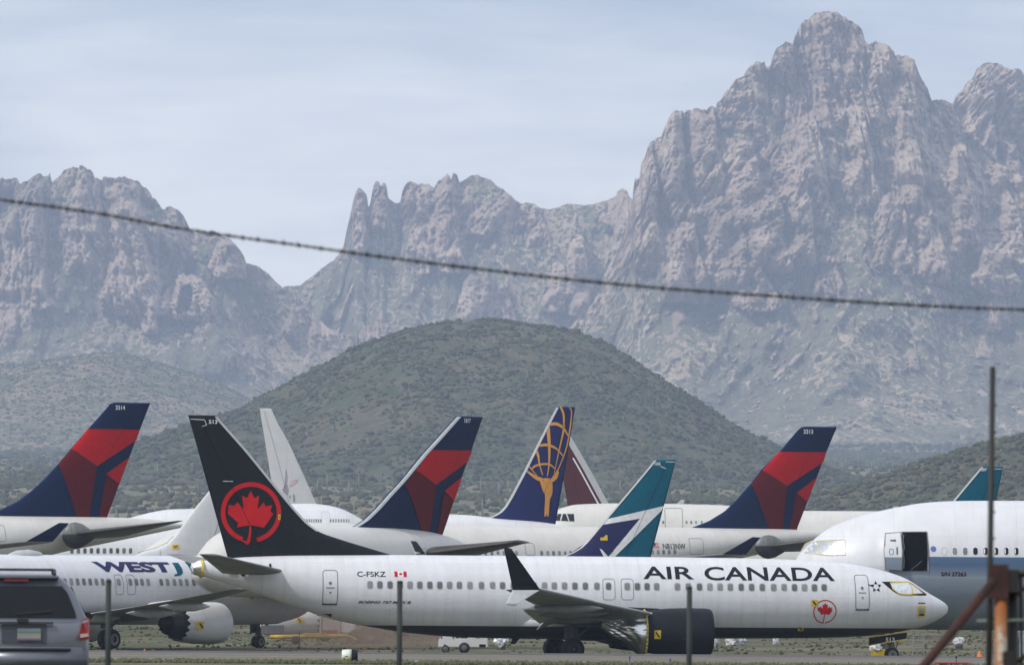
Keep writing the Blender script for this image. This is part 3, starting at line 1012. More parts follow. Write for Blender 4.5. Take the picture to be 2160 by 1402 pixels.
# ================================================================== blue-striped wide body at the right
C = Jet('large white wide-body with blue stripe, foil-taped cockpit and open forward door, at the right', 63, 180, nose=(1655, 414))
C.yref = 3.3
C.prof([(1656, 1240), (1662, 1212), (1672, 1190), (1690, 1162), (1700, 1153), (1724, 1131), (1751, 1112), (1782, 1099), (1813, 1088), (1847, 1079), (1881.5, 1071.6), (1940, 1061), (2001, 1056.5), (2077, 1055.5), (2160, 1055.5), (3500, 1064), (3900, 1066), (4160, 1085)],
       [(1656, 1244), (1662, 1266), (1680, 1288), (1700, 1300), (1740, 1312), (1790, 1320), (1850, 1325), (2000, 1328), (2160, 1329), (3000, 1334), (3400, 1334), (3700, 1300), (4160, 1130)],
       [(0, .03), (.15, .6), (.6, 1.25), (1.4, 1.95), (3, 2.75), (5, 3.15), (7.5, 3.35), (30, 3.35), (45, 3.35), (52, 2.6), (58, 1.4), (63, .3)], px=True)
zs0 = C.uv(2050, 1215.5, 3.3)[1]; zs1 = C.uv(2050, 1174, 3.3)[1]; xs = C.uv(1959, 1190, 3.3)[0]; xm = C.uv(1862, 1190, 3.3)[0]
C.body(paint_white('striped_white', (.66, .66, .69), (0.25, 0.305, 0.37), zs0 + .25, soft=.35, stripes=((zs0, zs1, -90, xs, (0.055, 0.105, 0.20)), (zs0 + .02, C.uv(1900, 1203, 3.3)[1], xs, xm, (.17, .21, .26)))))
for i, px in enumerate((2014, 2036, 2057.6, 2079, 2101, 2122.5, 2143.6, 2165, 2186, 2207)):
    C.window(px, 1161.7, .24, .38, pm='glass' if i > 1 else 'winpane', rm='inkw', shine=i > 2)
C.decal('window_plug', stroke2(rrect(*C.uv(1992, 1162, 3.3), .27, .4, .12), .02, True), M['winrim'], C.root)
dh = C.pxpoly('doorway_shade', [(1904, 1122), (1955, 1122), (1957, 1160), (1955, 1203), (1904, 1203)], M['dark'], C.root, eps=.03)  # shade of the interior painted as a flat black sheet on the skin
C.decal('door_frame', stroke2(C.uvs([(1903.5, 1121), (1956, 1121), (1958, 1160), (1957, 1204), (1903.5, 1204)], 3.3), .07, True), M['strut'], dh, eps=.05)
C.decal('door_edge', stroke2(smooth_pts(C.uvs([(1907, 1127), (1905.5, 1140), (1907.5, 1152), (1905.5, 1165), (1907, 1180), (1906, 1198)], 3.3), 4), .05), M['hub'], dh, eps=.06)
C.decal('interior_rail', stroke2(C.uvs([(1922, 1200), (1938, 1188), (1944, 1182)], 3.3), .04), M['strut'], dh, eps=.045)
# the door itself, swung forward on its hinge, stands off the skin
pts = C.uvs([(1868, 1124), (1900, 1121.5), (1903, 1160), (1901, 1202), (1867, 1201), (1865, 1160)], 3.3)
bm = cut2(poly2(pts), .14)
r = bmesh.ops.extrude_face_region(bm, geom=bm.faces[:])
new = {v for v in r['geom'] if isinstance(v, bmesh.types.BMVert)}
for v in bm.verts: v.co.y = C.side(v.co.x, v.co.z) + (.32 if v in new else .2)
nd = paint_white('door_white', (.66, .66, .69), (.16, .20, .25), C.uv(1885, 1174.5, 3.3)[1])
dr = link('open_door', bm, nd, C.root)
f3 = lambda x, z: C.side(x, z) + .325
C.decal('door_edge', stroke2(pts, .05, True), M['line'], dr, f3, .01)
C.decal('door_handle', join2([poly2(rrect(*C.uv(1884, 1139, 3.3), .3, .1, .03)), stroke2(rrect(*C.uv(1880, 1163, 3.3), .2, .3, .08), .03, True), poly2(rrect(*C.uv(1892, 1161, 3.3), .08, .4, .03))]), M['strut'], dr, f3, .01)
C.decal('round_logo', poly2(rrect(*C.uv(1969, 1157, 3.3), .3, .3, .149)), mat('logo_blue', (.10, .13, .42), .4), C.root)
C.text('serial_lettering', 'S/N 27263', 1985, 1205.3, 2038, 1214.5, M['maroon'], bold=.03)
cov = [(1690, 1166), (1702, 1146), (1716, 1140), (1731, 1139), (1782, 1137), (1782, 1169), (1745, 1170), (1731, 1168), (1722, 1166)]
fo = C.pxpoly('window_film', cov, M['foil'], C.root, yl=2.4, eps=.02, step=.12, axes='xz')
C.decal('yellow_tape', join2([stroke2(C.uvs(cov, 2.4), .045, True), stroke2(C.uvs([(1733, 1139), (1726, 1153), (1731, 1169)], 2.4), .045)]), mat('faded_tape', (.62, .54, .25), .6), fo, eps=.035, step=.12, axes='xz')
C.gear(5.2, 0, .55, .4, zt=2.4, name='nose_gear')
C.wing([(21, 2.5, 2.6, 13), (29, 12, 3.6, 8), (42, 30, 5.5, 3)], M['grey'], (1, -1))
C.wing([(54, 1.5, 6.5, 6), (60, 10, 7.3, 2.5)], M['grey'], name='stabilizer')
plainfin(C, 49, 58, 58.5, 62, 8.2, 17.5, M['white'])
for s, y in ((30, 5.5), (30, -5.5)): C.gear(s, y, .65, .45, zt=2.6)
C.engine(19.5, 9.6, 2.5, 1.7, 4.4, M['lgrey'], chev=False); C.engine(19.5, -9.6, 2.5, 1.7, 4.4, M['lgrey'], chev=False)

# ================================================================== tails and bodies behind
def delta_fin(J, le, te, red, dk, sred, sdk, num, numbox, strip=None):
    J.fin(le, te, M['navy'], tmax=.36, **({'le_strip': strip, 'strip_m': 'lgrey'} if strip else {}))
    J.finpoly('tail_panel', red, M['red']); J.finpoly('tail_panel', dk, M['darkred'])
    J.finpoly('tail_panel', sred, M['red']); J.finpoly('tail_panel', sdk, M['darkred'])
    J.text('fin_number', num, *numbox, M['inkw'], J.fino, J.finfn, yl=0, bold=.02, eps=.03)


def stabfair(J, box, parent=None, yl=2.4):
    """rounded grey and black root fairing of the stabiliser"""
    x0, z0 = J.uv(box[0], box[3], yl); x1, z1 = J.uv(box[2], box[1], yl)
    L_ = abs(x1 - x0); h = (z1 - z0) / 2
    bm, _ = lathe_bm(bmesh.new(), [(0, .01), (.03, .38), (.12, .72), (.25, .94), (.38, 1.0), (.55, .88), (.75, .55), (.92, .2), (1, .01)], (0, 0, 0), 32)
    for v in bm.verts: v.co = (x0 + (x1 - x0) * v.co.x, yl + v.co.y * .55, (z0 + z1) / 2 + v.co.z * h)
    m = paint_white('fairing_grey', (.13, .135, .13), (.018, .018, .018), (z0 + z1) / 2 + .1)
    return link('stabilizer_fairing', bm, m, J.root, True)


A = Jet('wide-body jet with navy and red tail numbered 3314, leftmost tail in the picture', 63.7, 204, tail=(384, 583))
A.yref = 2.82
A.generic(2.82, 5.5, True); A.body(M['warm'])
delta_fin(A, [(228, 857), (232, 851), (240, 849)][::-1] + [(186, 904), (150, 945), (122, 979), (95, 1008), (65, 1036), (35, 1058), (0, 1075), (-30, 1084), (-50, 1089)],
          [(317, 849.5), (295, 906), (273, 963), (225, 1092)],
          [(184.6, 904.5), (294.5, 906), (287.5, 927.5), (202.5, 982.5), (150, 946)], [(150, 946), (201.5, 983), (186.5, 1091), (161, 1091), (122.5, 978)],
          [(272.5, 964), (250, 1020), (222.5, 999)], [(222, 1005), (250, 1020.5), (225, 1091), (207.5, 1091)], '3314', (242, 855, 262, 864))
stabfair(A, (131, 1101, 206, 1157))
def bl(J, nm, a, b, c, d, y0, y1, m, par=None, up=(0, 0, 1), tc=.12, both=False):
    f = lambda p, y: (J.uv(p[0], p[1], y)[0], y, J.uv(p[0], p[1], y)[1])
    o = J.blade(nm, f(a, y0), f(b, y0), f(c, y1), f(d, y1), m, par or J.root, up, tc)
    return o
bl(A, 'stabilizer', (138, 1127), (262, 1131), (372, 1098.5), (387, 1098), 2.2, 9.7, M['darkgrey'], up=(0, -.1, 1), tc=.13)
def tipwing(J, root, le, te, y, m, zr, wl):
    xa, za = J.uv(le[0], le[1], y); xb, zb_ = J.uv(te[0], te[1], y)
    sa = J.xn - xa
    mid = (root[0] * .55 + sa * .45, y * .42)
    ch = abs(xa - xb)
    S = [(root[0], 2.0, zr, root[1]), (mid[0], mid[1], zr + (za - zr) * .35, root[1] * .5), (sa, y, za, ch)]
    w = J.wing(S, m, (1, -1))
    return w[0]
wA = tipwing(A, (21, 10.5), (56, 1142), (111, 1142), 29.5, M['grey'], 4.0, None)
bl(A, 'winglet', (56, 1141), (111, 1142), (125, 1102), (146, 1102.5), 29.5, 30.1, M['navy'], up=(0, 1, 0), tc=.05)
A.door(-12, 1107, 18, 1141, handle=False)
B = Jet('wide-body jet with navy and red tail numbered 3313, right of the teal tail', 63.7, 204, tail=(1765, 656))
B.yref = 2.82
B.generic(2.82, 5.4, True); B.body(M['warm'])
delta_fin(B, [(1706, 899), (1697, 899.2), (1691, 900.5), (1685, 904.5), (1644, 952), (1605.5, 990.5), (1583, 1020), (1553, 1054), (1528, 1078), (1494, 1099), (1450, 1115.5), (1440, 1119)],
          [(1765, 900.5), (1744, 951), (1679, 1120.5)],
          [(1643, 952.5), (1743, 953), (1736.5, 974), (1657, 1024), (1607, 991)], [(1607, 991), (1657, 1024), (1648.5, 1120), (1622, 1120), (1583.5, 1021)],
          [(1723.6, 1006), (1701.5, 1056.7), (1679, 1039)], [(1677.8, 1042), (1701.5, 1057), (1679.2, 1120), (1664, 1120)], '3313', (1693, 905.5, 1713, 914.5))
stabfair(B, (1593, 1128, 1668, 1178))
bl(B, 'stabilizer', (1600, 1154), (1722, 1160), (1830, 1126), (1845, 1126), 2.2, 9.7, M['darkgrey'], up=(0, -.1, 1), tc=.13)
wB = tipwing(B, (21, 10.5), (1525, 1169), (1573.6, 1169.5), 29.5, M['grey'], 4.0, None)
bl(B, 'winglet', (1525, 1168), (1573.6, 1169), (1587.5, 1131.7), (1604, 1132.8), 29.5, 30.1, M['navy'], up=(0, 1, 0), tc=.05)
B.text('registration', 'N813NW', 1402.5, 1145.5, 1451.5, 1157.5, M['ink'], bold=.01)
fx0, fz0 = B.uv(1380, 1154.5, 2.8); fx1, fz1 = B.uv(1394, 1144, 2.8)
fl = B.decal('flag', poly2([(fx0, fz0), (fx1, fz0), (fx1, fz1), (fx0, fz1)]), M['inkw'], B.root)
B.decal('flag_bars', join2([poly2([(fx0, fz0 + (fz1 - fz0) * k / 7), (fx1, fz0 + (fz1 - fz0) * k / 7), (fx1, fz0 + (fz1 - fz0) * (k + 1) / 7), (fx0, fz0 + (fz1 - fz0) * (k + 1) / 7)]) for k in (0, 2, 4, 6)]), M['maple'], fl, eps=.02)
B.decal('flag_corner', poly2([(fx0, fz0 + (fz1 - fz0) * .45), ((fx0 + fx1) / 2, fz0 + (fz1 - fz0) * .45), ((fx0 + fx1) / 2, fz1), (fx0, fz1)]), M['wjnavy'], fl, eps=.03)
for px in (1379, 1391, 1403, 1415, 1427.5, 1156, 1168, 1180.5, 1192.5, 1204, 1216, 1143): B.window(px, 1163.5 if px > 1300 else 1166, .22, .34)
for k in range(10): B.window(178 + 13.8 * k, 1161, .25, .4)
for k in range(20): B.window(1090 - 13 * k, 1166, .22, .34)
B.door(1461, 1135, 1491, 1168, handle=False)
B.door(1110, 1145, 1129, 1170, handle=False)

D = Jet('narrow-body jet with navy and red tail numbered 1817, just right of the black tail', 34, 243, tail=(1012, 463))
D.yref = 2.0
D.generic(2.05, 4.93)
D.prof([(0, 4.2), (.3, 4.7), (1, 5.4), (2.2, 6.1), (4, 6.75), (6.5, 6.98), (18, 6.98), (23, 6.95), (27.5, 6.75), (30.7, 6.35), (33, 6.0), (34, 5.75)],
       [(0, 4.15), (.4, 3.7), (1.6, 3.2), (4, 2.95), (15, 2.9), (18, 2.92), (23, 3.5), (28, 4.6), (32, 5.3), (34, 5.5)],
       [(0, .02), (.3, .6), (1.2, 1.1), (3, 1.75), (5, 2.0), (18, 2.0), (23, 1.8), (28.5, 1.1), (32.7, .4), (34, .15)])
D.body(M['warm'])
delta_fin(D, [(963, 877.6), (892, 955.5), (843.5, 1014.5), (817, 1043), (790, 1073.6), (768, 1095), (752, 1106), (738, 1114)], [(1018.6, 879), (994, 950), (960, 1045), (926.8, 1144)],
          [(904, 949), (995, 949.5), (987, 971.5), (911, 1022), (870.5, 991.7)], [(870.5, 991.7), (911, 1022), (899.5, 1137), (888, 1135), (846, 1022.5)],
          [(974.5, 1004), (957.5, 1055), (932, 1034.7)], [(930.8, 1040), (957, 1055), (928, 1141), (917.5, 1139)], '1817', (973, 882.5, 987, 891.5), strip=.30)
bl(D, 'stabilizer', (878, 1169), (1005, 1171), (1080, 1143.5), (1118, 1143), 1.0, 7.6, M['darkgrey'], up=(0, -.1, 1), tc=.12)
D.wing([(11, 1.5, 3.2, 7), (14, 6, 3.7, 4.5), (19, 14, 4.4, 2)], M['grey'], (-1,))
D.decal('door_outline', stroke2(rrect(*D.uv(905, 1133, 2.0), .9, 1.3, .2), .02, True), M['line'], D.root)

T = Jet('jet with teal and dark blue tail numbered 105, white stripe across the fin', 39.3, 183, tail=(1447, 541))
T.yref = 1.9
T.generic(1.95, 3.3); T.body(M['white'])
T.fin([(1382, 969), (1340, 1019.5), (1278, 1093), (1258, 1117), (1237, 1142), (1222, 1156), (1205, 1166), (1180, 1176)], [(1426, 969.5), (1402, 1060), (1372, 1176)], M['teal'], le_strip=.14, strip_m='lgrey')
T.finpoly('tail_stripe', [(1277.8, 1094.7), (1401.5, 1066.3), (1394.5, 1077), (1295, 1175), (1281, 1175), (1350, 1093), (1268, 1106.5)], M['inkw'])
T.finpoly('tail_panel', [(1267, 1107), (1349, 1093.5), (1286, 1170), (1282, 1176), (1190, 1176), (1206, 1167), (1223, 1156), (1238, 1142)], M['wjnavy'])
T.finpoly('tail_stripe', [(1264, 1156), (1270, 1159), (1283, 1174), (1273, 1174)], M['inkw'], eps=.06)
T.text('fin_number', '105', 1381, 974.5, 1393, 981, M['inkw'], T.fino, T.finfn, yl=0, eps=.03)
T.decal('fin_marking', stroke2(T.uvs([(1404, 973.5), (1424, 974)]), .04), M['inkw'], T.fino, T.finfn, .03)
T.decal('fin_marking', stroke2(T.uvs([(1393, 983), (1405, 988)]), .05), M['inkw'], T.fino, T.finfn, .03)
T.decal('warning_tag', poly2(T.uvs([(1266, 1139), (1266, 1133), (1277, 1133), (1278, 1127), (1281, 1129), (1281, 1139)])), M['yellow'], T.fino, T.finfn, .06)
xi, zi = T.uv(556, 1307, 4.9)
te_ = T.engine(T.xn - xi, 4.9, zi, 1.2, 3.6, M['white'], chev=True)
T.engine(T.xn - xi, -4.9, zi, 1.2, 3.6, M['white'], chev=True)
def nac3(x, z): return 4.9 + math.sqrt(max(1.2 ** 2 - (z - zi) ** 2, .04))
tagmark(T, 632, 1307, .42, .42, te_, 6.1, nac3)
T.wing([(13.6, 1.2, 2.0, 7.4), (16.7, 5.7, 2.4, 4.8), (23.2, 17, 3.4, 1.6)], M['grey'], (1, -1))
T.wing([(34, .8, 4.4, 3.4), (38.2, 7.1, 5.0, 1.2)], M['grey'], name='stabilizer')
for y in (2.86, -2.86): T.gear(19.6, y, .56, .4, zt=2.0)
T.gear(4.3, 0, .36, .24, zt=1.6, name='nose_gear')

T2 = Jet('narrow-body jet with plain teal tail tip numbered 897, behind the wide-body at the right', 39.3, 186, tail=(2150, 566))
T2.yref = 1.9
T2.generic(1.95, 3.3); T2.body(M['white'])
T2.fin([(2071, 983), (2010, 1056), (1975, 1096), (1935, 1135), (1895, 1160), (1870, 1172)], [(2116, 983.5), (2101, 1056), (2070, 1176)], M['teal'], le_strip=.14, strip_m='lgrey')
T2.text('fin_number', '897', 2068.5, 987, 2081, 993.5, M['inkw'], T2.fino, T2.finfn, yl=0, eps=.03)
T2.decal('fin_marking', stroke2(T2.uvs([(2096, 988.5), (2114, 988.5)]), .04), M['inkw'], T2.fino, T2.finfn, .03)
T2.wing([(13.6, 1.2, 2.0, 7.4), (16.7, 5.7, 2.4, 4.8), (23.2, 17, 3.4, 1.6)], M['grey'], (1, -1))

# blue tail with the gold figure
G = Jet('wide-body freighter with blue tail carrying a golden figure holding up a globe', 66, 186, tail=(1262, 664))
G.yref = 3
G.generic(3.2, 5.3)
G.prof([(0, 4.6), (.6, 5.8), (2.5, 7.2), (5, 8.1), (9, 8.35), (40, 8.35), (47, 8.5), (50.5, 9.2), (54.5, 9.25), (57, 9.0), (61, 8.7), (64, 8.2), (66, 7.6)],
       [(0, 4.5), (.8, 3.4), (3, 2.5), (7, 2.1), (40, 2.1), (46, 2.5), (56, 4.9), (63, 6.6), (66, 7.2)],
       [(0, .03), (.8, 1.2), (3, 2.3), (7, 3.1), (40, 3.1), (50, 2.6), (58, 1.5), (66, .2)])
G.body(M['white'])
G.fin([(1173.8, 857.5), (1136, 931), (1106.7, 990.4), (1077, 1046.8), (1063, 1070), (1050, 1083), (1030, 1092)], [(1213.3, 858), (1192, 990), (1174, 1092)], M['atlas'], tmax=.4, le_strip=.22, strip_m='lgrey')
G.text('fin_mark_none', 'I', 1300, 900, 1301, 901, M['atlas'], G.fino, G.finfn, yl=0) if False else None
Z = lambda pts: [(720 + x / 3.724, 840 + y / 3.724) for x, y in pts]
gs = [
    (Z([(1720, 62), (1745, 130), (1745, 240), (1725, 340), (1700, 450), (1690, 500), (1670, 590)]), [16, 16, 15, 12, 8, 6, 5]),
    (Z([(1790, 68), (1808, 110), (1795, 240), (1770, 380), (1735, 480), (1700, 560), (1650, 640)]), [7, 9, 11, 10, 8, 8, 20]),
    (Z([(1620, 205), (1690, 200), (1745, 235), (1785, 300)]), [24, 24, 18, 6]),
    (Z([(1620, 215), (1630, 330), (1632, 460), (1625, 560), (1615, 610)]), [30, 24, 16, 9, 6]),
    (Z([(1540, 372), (1620, 365), (1690, 395), (1740, 450)]), [18, 22, 14, 7]),
    (Z([(1525, 400), (1545, 450), (1555, 520), (1580, 600)]), [22, 18, 10, 7]),
    (Z([(1465, 512), (1480, 540), (1535, 605)]), [10, 8, 5]),
    (Z([(1490, 560), (1520, 530), (1580, 515), (1640, 520), (1680, 555)]), [8, 15, 15, 14, 6]),
    # figure: arms, head, torso, legs
    (Z([(1445, 562), (1490, 595), (1535, 625), (1580, 640)]), [6, 20, 30, 30]),
    (Z([(1700, 570), (1680, 620), (1640, 650)]), [20, 30, 30]),
    (Z([(1610, 625), (1612, 690)]), [50, 60]),
    (Z([(1612, 680), (1620, 770), (1610, 850), (1600, 925)]), [55, 42, 28, 14]),
    (Z([(1570, 650), (1590, 720), (1600, 740)]), [24, 20, 14]),
    (Z([(1640, 660), (1640, 740), (1625, 800), (1622, 925)]), [34, 34, 24, 10])]
bms = []
sG = abs(G.uv(1200, 1000)[0] - G.uv(1100, 1000)[0]) / 100 / 3.724
for p, w in gs:
    pts = smooth_pts([(a, b, ) for a, b in p], 4)
    ww_ = list(np.interp(np.linspace(0, 1, len(pts)), np.linspace(0, 1, len(w)), w))
    bms.append(stroke2(G.uvs(pts), [k * sG for k in ww_]))
G.decal('gold_emblem', join2(bms), M['gold'], G.fino, G.finfn, .03, .4, 'xz')
G.wing([(23, 2.5, 3.2, 12), (31, 12, 4.2, 8), (43, 29, 5.6, 3)], M['grey'], (1, -1))

# white jumbo, hump and cockpit to the left
J4 = Jet('white double-deck jumbo with dark cockpit windows, behind the teal tail', 72, 182, nose=(1052, 800))
J4.yref = 2.6
J4.prof([(1053, 1150), (1062, 1130), (1080, 1114), (1110, 1106), (1138, 1103), (1146, 1098), (1156, 1089), (1166, 1081), (1180, 1073), (1200, 1066.5), (1225, 1063), (1300, 1061), (1400, 1062), (1480, 1063.5), (1540, 1066), (1600, 1070), (1680, 1076), (1750, 1077), (1900, 1078), (2300, 1082), (2520, 1100)],
        [(1053, 1155), (1062, 1185), (1090, 1215), (1140, 1232), (1200, 1240), (1600, 1244), (2000, 1244), (2300, 1190), (2520, 1110)],
        [(0, .05), (.6, 1.3), (2, 2.2), (5, 2.9), (8, 3.2), (50, 3.2), (60, 2.2), (72, .2)], px=True)
J4.body(M['warm'], seg=96)
ck = Z([(1607, 950), (1655, 905), (1825, 905), (1828, 965), (1720, 960), (1640, 958)])
J4.pxpoly('cockpit_window', ck, M['glass'], yl=1.6, eps=.03, step=.2, axes='xz')
for za_, wa_ in (([(1735, 905), (1720, 958)], .14), ([(1768, 905), (1785, 962)], .12), ([(1676, 905), (1640, 958)], .05)):
    J4.decal('window_frame', stroke2(J4.uvs(Z(za_), 1.6), wa_), M['lgrey'], J4.root, eps=.05, step=.2, axes='xz')
J4.door(1403, 1071, 1440, 1116, handle=False, lw=.06)
for px in (1399, 1448, 1458, 1468, 1480): J4.window(px, 1101, .22, .34, rm='inkw')
x, z = J4.uv(1430, 1066, 0)
J4.blade('antenna', (x + .5, 0, z - .2), (x - .5, 0, z - .2), (x - .3, 0, z + .6), (x - .7, 0, z + .6), M['lgrey'], J4.root, (0, 1, 0), .08)
x, z = J4.uv(1880, 1078, 0)
J4.blade('antenna', (x + .5, 0, z - .2), (x - .5, 0, z - .2), (x - .3, 0, z + .5), (x - .7, 0, z + .5), M['lgrey'], J4.root, (0, 1, 0), .08)
J4.wing([(26, 2.5, 3.2, 13), (34, 12, 4.2, 8), (48, 30, 6, 3)], M['grey'], (1, -1))
plainfin(J4, 55, 66, 67, 71, 9.5, 12.5, M['warm'])

# maroon tail behind it
R = Jet('wide-body jet with maroon tail and pale leading edge, beside the golden-figure tail', 60, 356, tail=(1150, 860))
R.yref = 2.6
R.generic(2.6, 5.0); R.body(M['warm'])
R.fin([(1193, 902), (1204.7, 920.6), (1245, 990), (1282.6, 1059), (1300, 1085), (1330, 1120)], [(1170, 902), (1178, 950), (1188.6, 1014.5), (1196.6, 1060), (1205, 1130)], M['maroon'], tmax=.4, le_strip=.75, strip_m='lgrey')
R.decal('tail_line', stroke2([(R.xle(z) - 1.15, z) for z in np.linspace(8, 17.0, 12)], .16), M['inkw'], R.fino, R.finfn, .04, .4, 'xz')

# jumbo facing right at the left
Q = Jet('white jumbo jet with small upper-deck windows, left of the tail numbered 1817', 70.6, 2, nose=(855, 690))
Q.yref = 2.6
Q.prof([(855, 1152), (846, 1134), (828, 1118), (800, 1109), (779, 1105), (770, 1099), (755, 1090), (735, 1079), (705, 1068), (670, 1062.5), (640, 1061.5), (560, 1064), (480, 1068), (403, 1072.5), (365, 1073.5), (340, 1076), (310, 1082), (270, 1092), (225, 1098), (100, 1100), (-200, 1104), (-600, 1110), (-829, 1130)],
       [(855, 1156), (846, 1185), (820, 1215), (770, 1236), (700, 1242), (400, 1246), (0, 1250), (-250, 1240), (-600, 1170), (-829, 1140)],
       [(0, .05), (.6, 1.3), (2, 2.2), (5, 2.9), (8, 3.2), (50, 3.2), (60, 2.2), (70.6, .2)], px=True)
Q.body(M['white'], seg=96)
for k in range(8): Q.window(642.5 + 4.9 * k, 1097.5, .09, .26, yl=-2.4)
for k in range(8): Q.window(697.5 + 5.6 * k, 1097.5, .09, .26, yl=-2.4)
Q.decal('door_outline', stroke2(rrect(*Q.uv(687, 1094, -2.4), .7, 1.3, .2), .03, True), M['winrim'], Q.root)
Q.wing([(26, 2.5, 3.2, 13), (34, 12, 4.2, 8), (48, 30, 6, 3)], M['grey'], (1, -1))

# pale tall tail with a faded emblem
P = Jet('wide-body jet with tall white tail and faded emblem, right of the black tail', 66, 4, tail=(512, 712))
P.yref = 2.9
P.generic(3.0, 5.2); P.body(M['warm'])
P.fin([(572.5, 862.5), (585, 890), (610, 935), (640, 1000), (667.5, 1062.5), (685, 1095), (700, 1120)], [(547.5, 861), (559, 930), (570, 1000), (580, 1060), (588, 1120)], paint_white('faded_white', (.60, .60, .60)), tmax=.4)
fade = mat('faded_purple', (.36, .32, .38), .6, var=.4, vscale=2); pink = mat('faded_pink', (.56, .40, .44), .6, var=.4, vscale=2)
Y = lambda pts: [(380 + x / 4, 850 + y / 4) for x, y in pts]
P.finpoly('faded_emblem', Y([(893, 548), (903, 620), (900, 680), (915, 730), (905, 775), (880, 760), (862, 730), (880, 690), (885, 620)]), fade, .03)
P.finpoly('faded_emblem', Y([(918, 700), (935, 665), (960, 645), (998, 640), (985, 662), (955, 690), (930, 702)]), pink, .03)
P.finpoly('faded_emblem', Y([(950, 760), (965, 775), (968, 830), (955, 830)]), fade, .03)
P.finpoly('faded_emblem', Y([(918, 775), (932, 780), (930, 805), (920, 800)]), fade, .03)

# plain white tail between the lettered jet and the black tail
V = Jet('jet with plain white tail and small yellow sticker, just left of the black tail', 39, 190, tail=(560, 522))
V.yref = 1.9
V.generic(1.95, 3.2); V.body(M['white'])
V.fin([(480, 988), (440, 1036), (400, 1086), (372, 1125), (352, 1147), (328, 1158), (290, 1168), (270, 1176)], [(520, 988), (523, 1060), (526, 1178)], paint_white('plain_white', (.60, .61, .63)))
V.decal('seam', join2([stroke2(V.uvs([(462, 1094), (441, 1166)]), .035), stroke2(V.uvs([(290, 1165), (328, 1155), (352, 1144), (366, 1130)]), .03), stroke2(V.uvs([(337, 1158), (337, 1172)]), .02)]), M['line'], V.fino, V.finfn, .03)
V.decal('warning_tag', poly2(V.uvs([(361, 1157), (361, 1147.5), (377, 1147.5), (377, 1157)])), M['yellow'], V.fino, V.finfn, .03)
V.decal('tag_mark', join2([stroke2(V.uvs([(364, 1150.5), (374, 1150.5)]), .05), stroke2(V.uvs([(365, 1154), (372, 1153)]), .05)]), M['ink'], V.fino, V.finfn, .045)

# ================================================================== ground vehicles and small things
def gz(d):
    return float(np.interp(d, GP[0], GP[1]))


GP = ([-400, 0, 112, 322, 330], [2.8, 2.8, 2.8, .62, .56])


